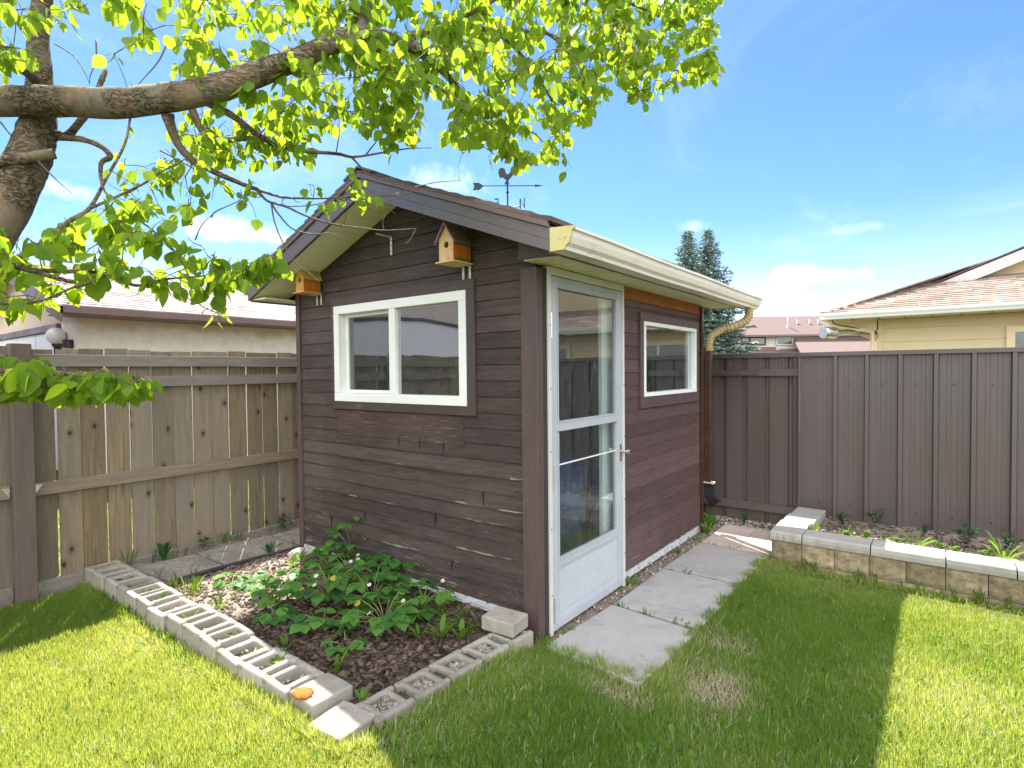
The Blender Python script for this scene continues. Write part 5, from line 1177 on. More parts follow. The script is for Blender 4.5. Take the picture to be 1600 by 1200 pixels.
F2 = limb('branch', px([(140, 326, 2.1), (187, 305, 2.14), (226, 286, 2.18), (250, 270, 2.2), (290, 248, 2.25)]), [.006, .005, .0045, .0035, .002])
F3 = limb('branch', px([(-70, 445, 2.22), (-95, 415, 1.9), (0, 413, 1.8), (50, 423, 1.84), (112, 440, 1.9), (150, 437, 1.93), (172, 428, 1.95)]), [.014, .012, .010, .008, .005, .003])
F4 = limb('branch', px([(50, 422, 1.84), (100, 424, 1.9), (160, 427, 1.98), (212, 446, 2.06), (260, 436, 2.12), (330, 430, 2.2), (400, 420, 2.3)]), [.008, .007, .006, .005, .004, .003, .002])
F5 = limb('branch', px([(-90, 480, 2.2), (-70, 474, 1.8), (50, 472, 1.78), (112, 450, 1.86), (155, 436, 1.93)]), [.005, .005, .004, .004])
F6 = limb('branch', px([(200, 335, 2.15), (235, 357, 2.2), (275, 395, 2.24), (295, 432, 2.26), (305, 470, 2.27), (345, 492, 2.28)]), [.004, .004, .0035, .003, .0025, .0015])
H1 = limb('branch', px([(-135, 535, 2.18), (-150, 545, 1.85), (-115, 560, 1.62), (0, 579, 1.6), (60, 580, 1.64), (137, 587, 1.7), (175, 590, 1.74), (205, 596, 1.77)]), [.012, .009, .008, .007, .006, .005, .003, .0015])
H2 = limb('branch', px([(20, 582, 1.6), (60, 600, 1.62), (100, 608, 1.66), (130, 620, 1.68)]), [.004, .003, .002, .001])
U1 = limb('branch', px([(475, 88, 2.36), (545, 62, 2.48), (590, 78, 2.56), (640, 108, 2.65), (690, 140, 2.72), (745, 178, 2.8), (790, 215, 2.9)]), [.016, .012, .01, .008, .007, .005, .003])
U2 = limb('branch', px([(625, 66, 2.68), (700, 40, 2.85), (780, 55, 3.0), (830, 105, 3.08), (858, 150, 3.12), (880, 190, 3.15)]), [.018, .015, .011, .008, .006, .003])
U3 = limb('branch', px([(780, 55, 3.0), (850, 50, 3.15), (892, 87, 3.22), (920, 122, 3.28), (952, 158, 3.32)]), [.011, .010, .007, .005, .003])
U4 = limb('branch', px([(850, 50, 3.15), (912, 78, 3.3), (955, 92, 3.38), (990, 130, 3.42), (1010, 160, 3.45)]), [.010, .008, .006, .004, .002])
U5 = limb('branch', px([(912, 78, 3.3), (960, 86, 3.42), (1028, 106, 3.55), (1098, 113, 3.65), (1125, 105, 3.7)]), [.008, .007, .005, .003, .0015])
U6 = limb('branch', px([(700, 40, 2.85), (820, -20, 3.1), (940, -10, 3.35), (1040, 30, 3.55), (1100, 60, 3.65)]), [.015, .013, .010, .007, .003])
U7 = limb('branch', px([(560, 52, 2.5), (600, -40, 2.6), (700, -110, 2.8), (820, -160, 3.0)]), [.025, .02, .016, .008])
U8 = limb('branch', px([(705, 125, 2.9), (720, 180, 2.9), (740, 215, 2.92), (770, 240, 2.95)]), [.008, .005, .003, .002])
U9 = limb('branch', px([(790, 190, 3.1), (830, 205, 3.15), (855, 230, 3.18), (870, 250, 3.2)]), [.006, .004, .003, .0015])
LEFTUP = limb('branch', px([(63, 130, 2.3), (20, 100, 2.1), (-40, 90, 1.9), (-120, 60, 1.8)]), [.02, .015, .012, .008])
for q in ([(85, 68, 2.3), (112, 85, 2.28), (128, 105, 2.26), (140, 130, 2.25)], [(150, 62, 2.3), (150, 95, 2.28), (141, 118, 2.26), (140, 132, 2.25)], [(262, 66, 2.3), (248, 95, 2.28), (225, 122, 2.24), (208, 140, 2.22)], [(330, 62, 2.4), (335, 90, 2.35), (322, 118, 2.3)], [(250, 235, 2.3), (300, 262, 2.35), (352, 290, 2.4), (372, 308, 2.4)], [(330, 340, 2.4), (338, 330, 2.4), (375, 312, 2.42), (376, 295, 2.42)], [(305, 375, 2.4), (315, 352, 2.4), (335, 332, 2.4)], [(60, 252, 2.2), (85, 278, 2.18), (112, 302, 2.16)], [(0, 190, 2.2), (20, 215, 2.22), (32, 228, 2.25)], [(165, 112, 2.25), (164, 128, 2.25)], [(400, 216, 2.4), (440, 175, 2.45), (470, 150, 2.5), (500, 155, 2.5)], [(405, 232, 2.4), (425, 190, 2.45), (478, 150, 2.5)], [(525, 240, 2.6), (530, 205, 2.62), (528, 160, 2.66)], [(470, 145, 2.5), (520, 165, 2.58), (560, 180, 2.66), (590, 195, 2.7)]):
    twig(q, .0035, .0012)
for _ in range(26):
    L_ = random.choice([C, Dm, t1, t2, F1, F2, F6, U1]); p = Vector(random.choice(L_[3:])); d_ = Vector((rr(-1, 1), rr(-1, 1), rr(-.8, .6))).normalized(); l_ = rr(.06, .2)
    q_ = cr([p, p+d_*l_*.5+Vector((0, 0, rr(-.01, .02))), p+d_*l_+Vector((rr(-.03, .03), rr(-.03, .03), rr(-.02, .03)))], 4); mb = MB(); mb.tube(q_, lerp_list([.0022, .0008], len(q_)), 5, .1); mb.build('twig', MT['twig'], tr_)
NODES = np.array([list(p) for L in (LA[30:], Dm, C, F1, F2, F3, F4, F5, F6, H1, H2, U1, U2, U3, U4, U5, U6, U7, U8, U9, LEFTUP, t1[:24], t5) for p in L])
# leaves: clusters hanging on short shoots; every region is a volume (outline, depth range)
lowR1 = [(440, 175), (470, 200), (520, 225), (565, 212), (600, 226), (640, 240), (655, 205), (668, 150), (688, 150), (700, 235), (745, 238), (785, 262), (822, 272), (858, 258), (872, 240), (905, 205), (930, 195), (960, 168), (1000, 165), (1035, 178), (1050, 145), (1090, 138), (1128, 108), (1135, 70), (1140, -60)]
def below(x, L): return float(np.interp(x, [p[0] for p in L], [p[1] for p in L]))
lowR4 = [(-80, 500), (0, 508), (60, 500), (110, 478), (150, 480), (200, 472), (250, 478), (300, 468), (340, 490), (360, 470), (400, 445), (445, 425)]
upR4 = [(-80, 320), (20, 350), (60, 345), (110, 330), (200, 290), (260, 310), (300, 380), (350, 395), (400, 400), (445, 395)]
ANCH = []
def cluster_at(x, y, d, n, s, P, Q, U, sz, wd, tw): ANCH.append((at(x, y, d), n, s))
def grow(P, Q, U, sz, wd, tw):
    c0 = np.array([list(a[0]) for a in ANCH]); dm = np.min(np.linalg.norm(c0[:, None]-NODES[None], axis=2), axis=1); pts = list(NODES)
    arr = np.zeros((len(NODES)+len(ANCH)*2, 3)); arr[:len(NODES)] = NODES; m_ = len(NODES)
    for i in np.argsort(dm):
        c, n, s = ANCH[i]; dist = np.linalg.norm(arr[:m_]-np.array(c), axis=1); j = int(dist.argmin()); nd = Vector(arr[j]); dj = float(dist[j])
        if dj < .45 and dj > .015:
            mid = (nd+c)/2+Vector((rr(-.12, .12), rr(-.12, .12), rr(-.03, .14)))*dj; tw.tube(cr([nd, mid, c], 4), lerp_list([.0022, .0010], 9), 5); arr[m_] = mid; m_ += 1
        elif dj >= .45: nd = c+Vector((rr(-.1, .1), rr(-.1, .1), .1))
        arr[m_] = c; m_ += 1
        ax = (c-nd); ax = ax.normalized() if ax.length > 1e-4 else Vector((1, 0, 0))
        for k in range(n):
            u_ = k/max(1, n-1); p = c-ax*(.10*u_*min(1, dj/.1))+Vector((rr(-.02, .02), rr(-.02, .02), rr(-.015, .015)))
            side = Vector((rr(-1, 1), rr(-1, 1), 0)).normalized(); q = (Vector((0, 0, -1))*rr(.35, 1.2)+side*rr(.2, .9)).normalized()
            pet = rr(.012, .035); pp_ = p+side*pet*.7+Vector((0, 0, -pet*.4)); tw.tube([p, pp_], .0008, 4, cap=False)
            P.append(tuple(pp_)); Q.append(tuple(q)); U.append((rr(-1, 1), rr(-1, 1), rr(-.2, .9))); L = s*rr(.5, 1.12); sz.append(L); wd.append(L*rr(.68, .86))
P, Q, U, sz, wd = [], [], [], [], []; tw = MB()
def fill(n, fx_, fy_, fd, m_=(4, 7), s=.066, rej=None):
    c = 0; guard = 0
    while c < n and guard < n*60:
        guard += 1; x = fx_(); y = fy_(x)
        if y is None or (rej and rej(x, y)): continue
        cluster_at(x, y, fd(x, y), random.randint(*m_), s, P, Q, U, sz, wd, tw); c += 1
def y1(x):
    b = below(x, lowR1)-14; a = -90
    y = a+(b-a)*random.random()**.85
    if x < 560 and y > 90 and random.random() < .45: return None
    return y
gaps = [(672, 205, 22), (560, 90, 12), (985, 62, 10), (860, 200, 8), (1075, 30, 14)]
fill(760, lambda: rr(470, 1120), y1, lambda x, y: 2.55+(x-470)/650*1.0+rr(-.3, .3), s=.074, rej=lambda x, y: any(math.hypot(x-a, y-b) < r for a, b, r in gaps))
fill(70, lambda: rr(480, 1000), lambda x: rr(20, below(x, lowR1)*.65), lambda x, y: 1.75+rr(0, .5)+(x-480)/900, m_=(1, 3), s=.068)
fill(110, lambda: rr(272, 480), lambda x: rr(-60, 200), lambda x, y: 2.4+rr(-.25, .35), m_=(3, 6), rej=lambda x, y: abs(y-(158-(x-270)*.33)) < 16 and random.random() < .75)
fill(70, lambda: rr(290, 480), lambda x: rr(185, 250), lambda x, y: 2.45+rr(-.15, .3), m_=(2, 5))
fill(30, lambda: rr(190, 330), lambda x: rr(195, 335), lambda x, y: 2.2+rr(-.1, .15), m_=(2, 4), s=.07)
fill(12, lambda: rr(165, 260), lambda x: rr(-40, 135), lambda x, y: 2.05+rr(-.1, .2), m_=(2, 3), s=.075)
fill(34, lambda: rr(-90, 78), lambda x: rr(-80, 130), lambda x, y: 1.95+rr(-.15, .2), m_=(3, 6), s=.07)
fill(10, lambda: rr(90, 165), lambda x: rr(-90, 40), lambda x, y: 2.1+rr(-.15, .2), m_=(2, 4), s=.07)
fill(135, lambda: -80+525*random.random()**.85, lambda x: rr(below(x, upR4), below(x, lowR4)-18), lambda x, y: 1.85+max(0, x)/1000+rr(-.15, .2), m_=(3, 6), s=.07)
fill(6, lambda: rr(-20, 60), lambda x: rr(455, 490), lambda x, y: 1.65, m_=(1, 2), s=.078)
fill(5, lambda: rr(330, 430), lambda x: rr(265, 330), lambda x, y: 2.45, m_=(2, 3))
for (x, y, n_) in ((560, 282, 5), (570, 305, 5), (585, 300, 4), (545, 262, 3), (480, 288, 3), (500, 320, 4), (530, 315, 4), (438, 385, 3), (425, 410, 5), (440, 418, 4), (410, 395, 4), (345, 505, 2), (490, 290, 2), (400, 340, 2), (715, 262, 1), (763, 246, 2), (800, 262, 4), (893, 262, 2), (878, 240, 3), (1118, 82, 2)): cluster_at(x, y, 2.5 if x < 660 else 3.0, n_, .062, P, Q, U, sz, wd, tw)
fill(105, lambda: 250*random.random()**1.15-30, lambda x: 570+x*.10+rr(-20, 40)*(1-x/290), lambda x, y: 1.62+rr(-.06, .12), m_=(3, 5), s=.062)
fill(150, lambda: rr(-500, 1100), lambda x: rr(-420, -90), lambda x, y: 2.2+max(0, x)/900+rr(-.3, .5), s=.068)     # crown above the picture
grow(P, Q, U, sz, wd, tw)
for _ in range(130):                                       # and round the trunk, outside the picture
    a, r = rr(0, 6.3), rr(.3, 1.5); c = Vector((-1.9+r*math.cos(a), -2.9+r*math.sin(a)*.8, rr(2.3, 3.9)))
    if (c-CAM).dot(FW) > .2 and abs((c-CAM).dot(RT)/(c-CAM).dot(FW)) < 1.05: continue
    for k in range(6): P.append(tuple(c+Vector((rr(-.1, .1), rr(-.1, .1), rr(-.06, .06))))); Q.append((rr(-.6, .6), rr(-.6, .6), -1)); U.append((rr(-1, 1), rr(-1, 1), rr(-.2, 1))); sz.append(rr(.05, .07)); wd.append(rr(.035, .05))
tw.build('shoots', MT['twig'], tr_)
leaf_object('crown', P, Q, U, sz, wd, OV, MT['leaf'], tr_)

# ================================================================ NEIGHBOUR'S GARAGE on the left
ga_ = thing('stucco_garage', 'neighbour garage of cream stucco with grey shingle roof behind the wooden fence', 'garage', (-11, 5, 0))
gx0, gx1, gy0, gy1, ge = -14.3, -8.15, 0.0, 9.0, 2.36
rgx = (gx0+gx1)/2; gs = .30
def gz_(x): return 2.62+gs*((gx1-gx0)/2-abs(x-rgx))-.03
mb = MB(); mb.prism([(gx0, gy0, 0), (gx1, gy0, 0), (gx1, gy0, gz_(gx1)), (rgx, gy0, gz_(rgx)), (gx0, gy0, gz_(gx0))], (0, gy1-gy0, 0)); mb.build('wall', MT['stucco'], ga_)
def slope_roof(parent, m, x_r, z_r, x_e, z_e, ya, yb, n=14, w_=.35, th=.02):
    mb = MB()
    for c in range(n):
        t0, t1 = c/n, (c+1)/n; xa, xb = x_r+(x_e-x_r)*t0, x_r+(x_e-x_r)*t1; za, zb = z_r+(z_e-z_r)*t0, z_r+(z_e-z_r)*t1; y = ya-rr(0, w_)
        while y < yb:
            y0_, y1_ = max(y, ya), min(y+w_*rr(.8, 1.2), yb); y += w_; y1_ = min(y, yb)
            if y1_-y0_ < .01: continue
            mb.tint = random.random(); q = [(xa, y0_, za-.01), (xb, y0_, zb-.02), (xb, y1_, zb-.02), (xa, y1_, za-.01), (xa, y0_, za), (xb, y0_, zb+th*1.3), (xb, y1_, zb+th*1.3), (xa, y1_, za)]
            if x_e < x_r: q = [q[i] for i in (3, 2, 1, 0, 7, 6, 5, 4)]
            mb.hexa(q)
    return mb.build('roof', m, parent)
zr = 2.43+gs*(rgx-(-7.5))*-1; zr = 2.43+gs*abs(rgx+7.5)
slope_roof(ga_, MT['shingle_grey'], rgx, zr, -7.47, 2.43, -.36, 9.3, 26, .3, .008)
slope_roof(ga_, MT['shingle_grey'], rgx, zr, 2*rgx+7.47, 2.43, -.36, 9.3, 8, .6)
mb = MB(); mb.box(-7.50, -7.44, -.36, 9.3, 2.32, 2.42); mb.box(-7.439, -7.36, -.34, 9.3, 2.325, 2.40); mb.build('gutter', MT['brownfascia'], ga_)
mb = MB(); mb.box(-8.15, -7.5, -.34, 9.3, 2.33, 2.34); mb.build('soffit', MT['brownfascia'], ga_)
for s_ in (1, -1):
    xe_ = -7.44 if s_ > 0 else 2*rgx+7.44
    mb = MB(); mb.prism([(rgx, -.37, zr-.01), (xe_, -.37, 2.42), (xe_, -.37, 2.20), (rgx, -.37, zr-.23)], (0, .03, 0)); mb.build('rake_board', MT['brownfascia'], ga_)
mb = MB()
for k in range(4): mb.box(-13.9, -9.05, -.02, -.012, .1+k*.52, .1+k*.52+.51)
for x in (-12.7, -11.5, -10.3): mb.box(x, x+.012, -.028, -.021, .1, 2.17)
mb.build('garage_door', MT['whitedoor'], ga_)
mb = MB(); mb.box(-14.0, -8.93, -.06, -.001, 2.19, 2.29); mb.box(-9.04, -8.93, -.06, -.001, .0, 2.19); mb.build('door_trim', MT['brownfascia'], ga_)
lp = thing('wall_lamp', 'white globe lamp on a dark bracket at the garage corner', 'lamp', (-8.70, -.12, 2.05))
mb = MB(); mb.lathe([(.001, .16), (.07, .145), (.115, .09), (.125, .03), (.11, -.03), (.06, -.075), (.05, -.08)], 18); mb.build('globe', MT['globe'], lp, smooth=True, local=True)
mb = MB(); mb.lathe([(.055, -.08), (.06, -.10), (.035, -.14), (.03, -.42), (.01, -.43)], 12); mb.tube([(0, 0, -.11), (.22, .05, -.10), (.30, .115, -.09)], .022, 8); mb.lathe([(.001, -.03), (.07, -.03), (.07, -.15), (.001, -.15)], 12, (.30, .07, 0)); mb.build('bracket', MT['iron'], lp, local=True)
# the second garage, facing the yard from further left (seen mirrored in the gable window)
g2 = thing('grey_garage', 'grey stucco garage with an arched white door, mirrored in the gable window', 'garage', (-7.5, -4.6, 0))
mb = MB(); mb.prism([(-6.25, -8.6, 0), (-6.25, -1.75, 0), (-6.25, -1.75, 2.9), (-6.25, -4.2, 3.95), (-6.25, -8.6, 2.4)], (-5, 0, 0)); mb.build('wall', MT['stucco_plain'], g2)
n = 14; arc = [(-6.245, -2.75-4.6*i/n, 2.27+.20*math.sin(PI*i/n)) for i in range(n+1)]
mb = MB(); mb.prism([(-6.249, -2.75, .05)]+arc+[(-6.249, -7.35, .05)], (.012, 0, 0)); mb.build('garage_door', MT['whitedoor'], g2)
mb = MB()
for a, b in zip(arc, arc[1:]): mb.hexa([(-6.249, a[1], a[2]+.001), (-6.20, a[1], a[2]+.001), (-6.20, b[1], b[2]+.001), (-6.249, b[1], b[2]+.001), (-6.249, a[1], a[2]+.06), (-6.20, a[1], a[2]+.06), (-6.20, b[1], b[2]+.06), (-6.249, b[1], b[2]+.06)])
mb.build('door_trim', MT['iron'], g2)
mb = MB(); mb.prism([(-6.0, -1.2, 2.72), (-6.0, -4.2, 4.02), (-6.0, -9.0, 2.35), (-6.0, -9.0, 2.5), (-6.0, -4.2, 4.2), (-6.0, -1.2, 2.88)], (-5.5, 0, 0)); mb.build('roof', MT['shingle_grey'], g2)

# ================================================================ YELLOW HOUSE on the right
yh = thing('yellow_house', 'yellow sided bungalow with tan shingle roof behind the metal fence', 'house', (6, 12, 0))
hx0, hx1, hy0, hy1 = .785, 12.0, 10.0, 20.0
mb = MB(); z = .2
while z < 2.38:
    z1 = min(z+.253, 2.40); mb.loft([[(hx0+.08, hy0+.02, z), (hx0+.08, hy0-.012, z), (hx0+.08, hy0-.002, z1-.003), (hx0+.08, hy0+.02, z1-.003)], [(hx1, hy0+.02, z), (hx1, hy0-.012, z), (hx1, hy0-.002, z1-.003), (hx1, hy0+.02, z1-.003)]])
    mb.loft([[(hx0+.02, hy0+.08, z), (hx0-.012, hy0+.08, z), (hx0-.002, hy0+.08, z1-.003), (hx0+.02, hy0+.08, z1-.003)], [(hx0+.02, hy1, z), (hx0-.012, hy1, z), (hx0-.002, hy1, z1-.003), (hx0+.02, hy1, z1-.003)]]); z += .253
mb.box(hx0+.021, hx1, hy0+.021, hy1, 0, 2.44); mb.build('wall', MT['yellowside'], yh)
mb = MB(); mb.box(hx0-.02, hx0+.079, hy0-.02, hy0+.079, 0, 2.40); mb.build('corner_trim', MT['yellowside'], yh)
ex0, ey0 = .0, 9.42; tz = 2.53; pit = .33
mb = MB(); mb.box(ex0+.03, hx1+.6, ey0+.03, hy0+.02, 2.405, 2.415); mb.box(ex0+.03, hx0+.02, hy0+.021, hy1, 2.405, 2.415)
mb.build('soffit', MT['yellowtrim'], yh)
mb = MB()
for k in range(26): x = ex0+.4+k*.4; mb.box(x, x+.012, ey0+.04, hy0-.02, 2.400, 2.404)
mb.build('soffit_joint', MT['iron'], yh)
gp_ = [(0, .0), (.0, -.115), (-.075, -.115), (-.09, -.08), (-.115, -.045), (-.125, .0)]
mb = MB(); mb.prism([(ex0-.1, ey0+dy, tz+dz-.01) for dy, dz in gp_], (hx1+.7, 0, 0)); mb.prism([(ex0+dy, ey0-.1, tz+dz-.01) for dy, dz in gp_], (0, 11, 0)); mb.build('gutter', MT['whitemetal'], yh, .004)
mb = MB(); mb.box(ex0+.002, hx1+.6, ey0+.002, ey0+.03, 2.40, tz-.006); mb.box(ex0+.002, ex0+.03, ey0+.031, hy1, 2.40, tz-.006); mb.build('fascia', MT['yellowtrim'], yh)
# hip roof front slope in courses, cut along the hip line
def course_roof(rows, p0, du, dv, x_lim, m, parent, name='roof', wmin=.28, wmax=.42):
    mb = MB()
    for c in range(rows):
        a, b = p0+dv*c, p0+dv*(c+1); xa0, xa1 = x_lim(c); x = xa0
        while x < xa1:
            w_ = rr(wmin, wmax); x2 = min(x+w_, xa1); mb.tint = random.random(); lift = .018+rr(-.002, .003)
            A, B_, C_, D_ = a+du*x, a+du*(x2-.004), b+du*(x2-.004), b+du*x; up = Vector((0, 0, 1))
            mb.hexa([tuple(A-up*.01), tuple(B_-up*.01), tuple(C_-up*.02), tuple(D_-up*.02), tuple(A+up*lift), tuple(B_+up*lift), tuple(C_), tuple(D_)]); x = x2
    return mb.build(name, m, parent)
rows = 15; stepy = .145
course_roof(rows, Vector((ex0-.02, ey0-.03, tz)), Vector((1, 0, 0)), Vector((0, stepy, stepy*pit)), lambda c: (c*stepy*.78, 12.0), MT['shingle_tan'], yh)
course_roof(30, Vector((ex0-.03, hy1, tz)), Vector((0, -1, 0)), Vector((stepy, 0, stepy*pit*1.28)), lambda c: (0, 10.6-c*stepy*1.0), MT['shingle_tan'], yh)
mb = MB(); mb.prism([(ex0+.01, ey0, tz-.03), (12, ey0, tz-.03), (12, ey0+2.4, tz-.03+2.4*pit), (ex0+1.9, ey0+2.4, tz-.03+2.4*pit)], (0, .0, -.03)); mb.build('roof_deck', MT['iron'], yh)
mb = MB()
for k in range(9):
    t0, t1 = k/9, (k+1)/9+.02; L_ = 2.2; p0 = Vector((ex0-.02+.78*L_*t0, ey0-.03+L_*t0, tz+L_*pit*t0+.025)); p1 = Vector((ex0-.02+.78*L_*t1, ey0-.03+L_*t1, tz+L_*pit*t1+.02)); mb.tint = random.random(); s_ = Vector((.09, -.05, -.01))
    mb.hexa([tuple(p0-s_-Vector((0, 0, .03))), tuple(p0+s_-Vector((0, 0, .03))), tuple(p1+s_-Vector((0, 0, .03))), tuple(p1-s_-Vector((0, 0, .03))), tuple(p0-s_), tuple(p0+s_), tuple(p1+s_), tuple(p1-s_)])
mb.build('hip_cap', MT['shingle_tan'], yh)
# dutch gable above
gyy = 11.55; b0 = Vector((1.62, gyy-.30, 3.11)); sl_ = .412
mb = MB(); mb.prism([(1.9, gyy, 3.05), (11.5, gyy, 3.05), (6.7, gyy, 3.05+4.8*sl_)], (0, 6, 0)); mb.build('gable_wall', MT['yellowside'], yh)
mb = MB(); mb.prism([tuple(b0), (6.7, b0.y, b0.z+(6.7-b0.x)*sl_), (6.7, b0.y, b0.z+(6.7-b0.x)*sl_-.21), (b0.x+.5, b0.y, b0.z-.005)], (0, .04, 0)); mb.build('rake_board', MT['palefascia'], yh)
mb = MB(); mb.prism([(6.7, b0.y, b0.z+(6.7-b0.x)*sl_-.01), (11.7, b0.y, b0.z+.05), (11.7, b0.y, b0.z-.16), (6.7, b0.y, b0.z+(6.7-b0.x)*sl_-.21)], (0, .04, 0)); mb.build('rake_board', MT['palefascia'], yh)
mb = MB(); mb.prism([(b0.x+.3, b0.y+.041, b0.z+.06), (6.7, b0.y+.041, b0.z+(6.7-b0.x)*sl_-.17), (6.7, b0.y+.041, b0.z+(6.7-b0.x)*sl_-.19), (b0.x+.35, b0.y+.041, b0.z+.04)], (0, .26, 0)); mb.build('rake_soffit', MT['yellowtrim'], yh)
mb = MB(); mb.prism([(b0.x-.06, b0.y-.02, b0.z+.0), (6.7, b0.y-.02, b0.z+(6.7-b0.x)*sl_+.02), (6.7, b0.y-.02, b0.z+(6.7-b0.x)*sl_+.045), (b0.x-.07, b0.y-.02, b0.z+.02)], (0, 7, 0)); mb.prism([(6.7, b0.y-.02, b0.z+(6.7-b0.x)*sl_+.02), (12.0, b0.y-.02, b0.z-.1), (12.0, b0.y-.02, b0.z-.07), (6.7, b0.y-.02, b0.z+(6.7-b0.x)*sl_+.045)], (0, 7, 0)); mb.build('upper_roof', MT['shingle'], yh)
mb = MB(); mb.box(1.55, 2.75, gyy-.36, gyy-.28, 3.075, 3.10); mb.build('flashing', MT['whitemetal'], yh)
def hwin(x0, x1, z0, z1):
    mb = MB(); mb.box(x0, x1, hy0-.05, hy0-.013, z1-.10, z1); mb.box(x0, x1, hy0-.05, hy0-.013, z0, z0+.1); mb.box(x0, x0+.11, hy0-.049, hy0-.013, z0+.1, z1-.1); mb.box(x1-.11, x1, hy0-.049, hy0-.013, z0+.1, z1-.1); mb.box((x0+x1)/2-.03, (x0+x1)/2+.03, hy0-.04, hy0-.013, z0+.1, z1-.1)
    o = mb.build('window', MT['yellowtrim'], yh); mb = MB(); mb.box(x0+.1, x1-.1, hy0-.03, hy0-.02, z0+.1, z1-.1); mb.build('pane', MT['farglass'], o)
hwin(2.60, 4.4, 1.0, 2.17); hwin(6.0, 7.6, 1.0, 2.17)
mb = MB(); mb.box(.02, .785, 9.98, 10.0, 2.20, 2.38); mb.build('eave_block', MT['yellowtrim'], yh)
mb = MB(); mb.tube(cr([(.06, 9.55, 2.41), (.10, 9.6, 2.30), (.35, 9.8, 2.24), (.66, 9.93, 2.18), (.70, 9.95, 2.05), (.70, 9.95, 1.2)], 5), .035, 8); mb.build('downspout', MT['yellowtrim'], yh)
mb = MB(); mb.tube(cr([(.10, 9.5, 2.40), (.14, 9.55, 2.33), (.5, 9.85, 2.24), (.76, 9.97, 2.16), (.78, 9.98, 2.06)], 5), .008, 5); mb.build('cable', MT['iron'], yh)
fl = thing('metal_vent_cap', 'round shiny metal vent cap sticking out beside the yellow house corner', 'vent', (.08, 9.36, 2.13))
mb = MB(); R3 = RT; mb.tube([at(1286, 520, 10.45), at(1289, 520, 10.46), at(1303, 521, 10.5)], [.105, .115, .115], 18); mb.build('cap', MT['steel'], fl)
mb = MB(); mb.tube([at(1303, 521, 10.5), at(1312, 520, 10.52), at(1325, 519, 10.56), at(1375, 520, 10.9)], [.08, .055, .055, .055], 14); mb.build('pipe', MT['steel'], fl)

# ================================================================ FAR HOUSE, spruces, far trees
ANG = math.atan2(RT.y, RT.x)
fh = thing('beige_house', 'distant two-storey beige house with pinkish roof between the shed and the yellow house', 'house', tuple(Vector((at(1270, 578, 55).x, at(1270, 578, 55).y, 0))), ANG)
def fp(p, q, d=0): return ((p-1270)/F_PX*(55+d), d, 1.5+(577-q)/F_PX*(55+d))        # local coordinates
def fbox(mb, pa, qa, pb, qb, d0, d1):
    x0, _, z1 = fp(pa, qa); x1, _, z0 = fp(pb, qb); mb.box(x0, x1, d0, d1, z0, z1)
mb = MB(); fbox(mb, 1158, 522, 1400, 640, 0, 8); mb.build('wall', MT['farwall'], fh, local=True)
mb = MB(); A = fp(1143, 526); B = fp(1420, 519); T0 = fp(1172, 504); T1 = fp(1420, 496)
mb.hexa([(A[0], -.6, A[2]-.12), (B[0], -.6, A[2]-.12), (B[0], 9, A[2]-.12), (A[0], 9, A[2]-.12), (A[0], -.6, A[2]+.03), (B[0], -.6, A[2]+.03), (B[0]-1, 4.2, T0[2]+.9), (T0[0]+1.2, 4.2, T0[2]+.9)]); mb.build('roof', MT['shingle_pink'], fh, local=True)
mb = MB(); fbox(mb, 1143, 525, 1420, 528, -.68, -.61); fbox(mb, 1158, 543.5, 1212, 548, -.08, -.01); fbox(mb, 1212, 547, 1400, 552, -.9, -.82); mb.build('fascia', MT['brownfascia'], fh, local=True)
mb = MB(); A = fp(1158, 548); B = fp(1225, 557); mb.hexa([(A[0]-.4, -2.2, A[2]-.85), (B[0], -2.2, A[2]-.85), (B[0], -.1, A[2]-.1), (A[0]-.4, -.1, A[2]-.1), (A[0]-.4, -2.2, A[2]-.75), (B[0], -2.2, A[2]-.75), (B[0], -.1, A[2]), (A[0]-.4, -.1, A[2])])
A = fp(1240, 534); B = fp(1372, 534); mb.hexa([(A[0]-1.9, -5, A[2]-1.5), (B[0]+.6, -5, A[2]-1.5), (B[0]+.1, -.1, A[2]-.05), (A[0], -.1, A[2]-.05), (A[0]-1.9, -5, A[2]-1.35), (B[0]+.6, -5, A[2]-1.35), (B[0]-.3, -.1, A[2]+.1), (A[0], -.1, A[2]+.1)]); mb.build('lower_roof', MT['shingle_pink'], fh, local=True)
mb = MB(); fbox(mb, 1242, 530.5, 1372, 534.5, -.30, -.11); mb.build('roof_trim', MT['brownfascia'], fh, local=True)
for (a, b, c, d) in ((1157, 528, 1196, 540.5), (1212, 523.5, 1238, 541)):
    mb = MB(); fbox(mb, a, b, c, b+1.6, -.12, -.01); fbox(mb, a, d-1.6, c, d, -.12, -.01); fbox(mb, a, b+1.6, a+1.6, d-1.6, -.12, -.01); fbox(mb, c-1.6, b+1.6, c, d-1.6, -.12, -.01)
    if c-a > 30: fbox(mb, a+13, b+1.6, a+15, d-1.6, -.12, -.01)
    o = mb.build('window', MT['farwall'] if c-a < 30 else MT['iron'], fh, local=True); mb = MB(); fbox(mb, a+1.6, b+1.6, c-1.6, d-1.6, -.06, -.02); mb.build('pane', MT['farglass'], o, local=True)
mb = MB(); A = fp(1241, 514); mb.lathe([(.16, -.3), (.16, .05), (.085, .12), (.08, 1.35), (.11, 1.36), (.11, 1.5), (.02, 1.5)], 12, (A[0], 1.4, A[2]+.15)); mb.build('chimney', MT['steel'], fh, local=True)
for p in (1262, 1282, 1296):
    mb = MB(); A = fp(p, 510); mb.lathe([(.10, -.3), (.10, .15), (.16, .16), (.16, .26), (.02, .28)], 10, (A[0], 2.2, A[2]+.45)); mb.build('roof_vent', MT['steel'], fh, local=True)
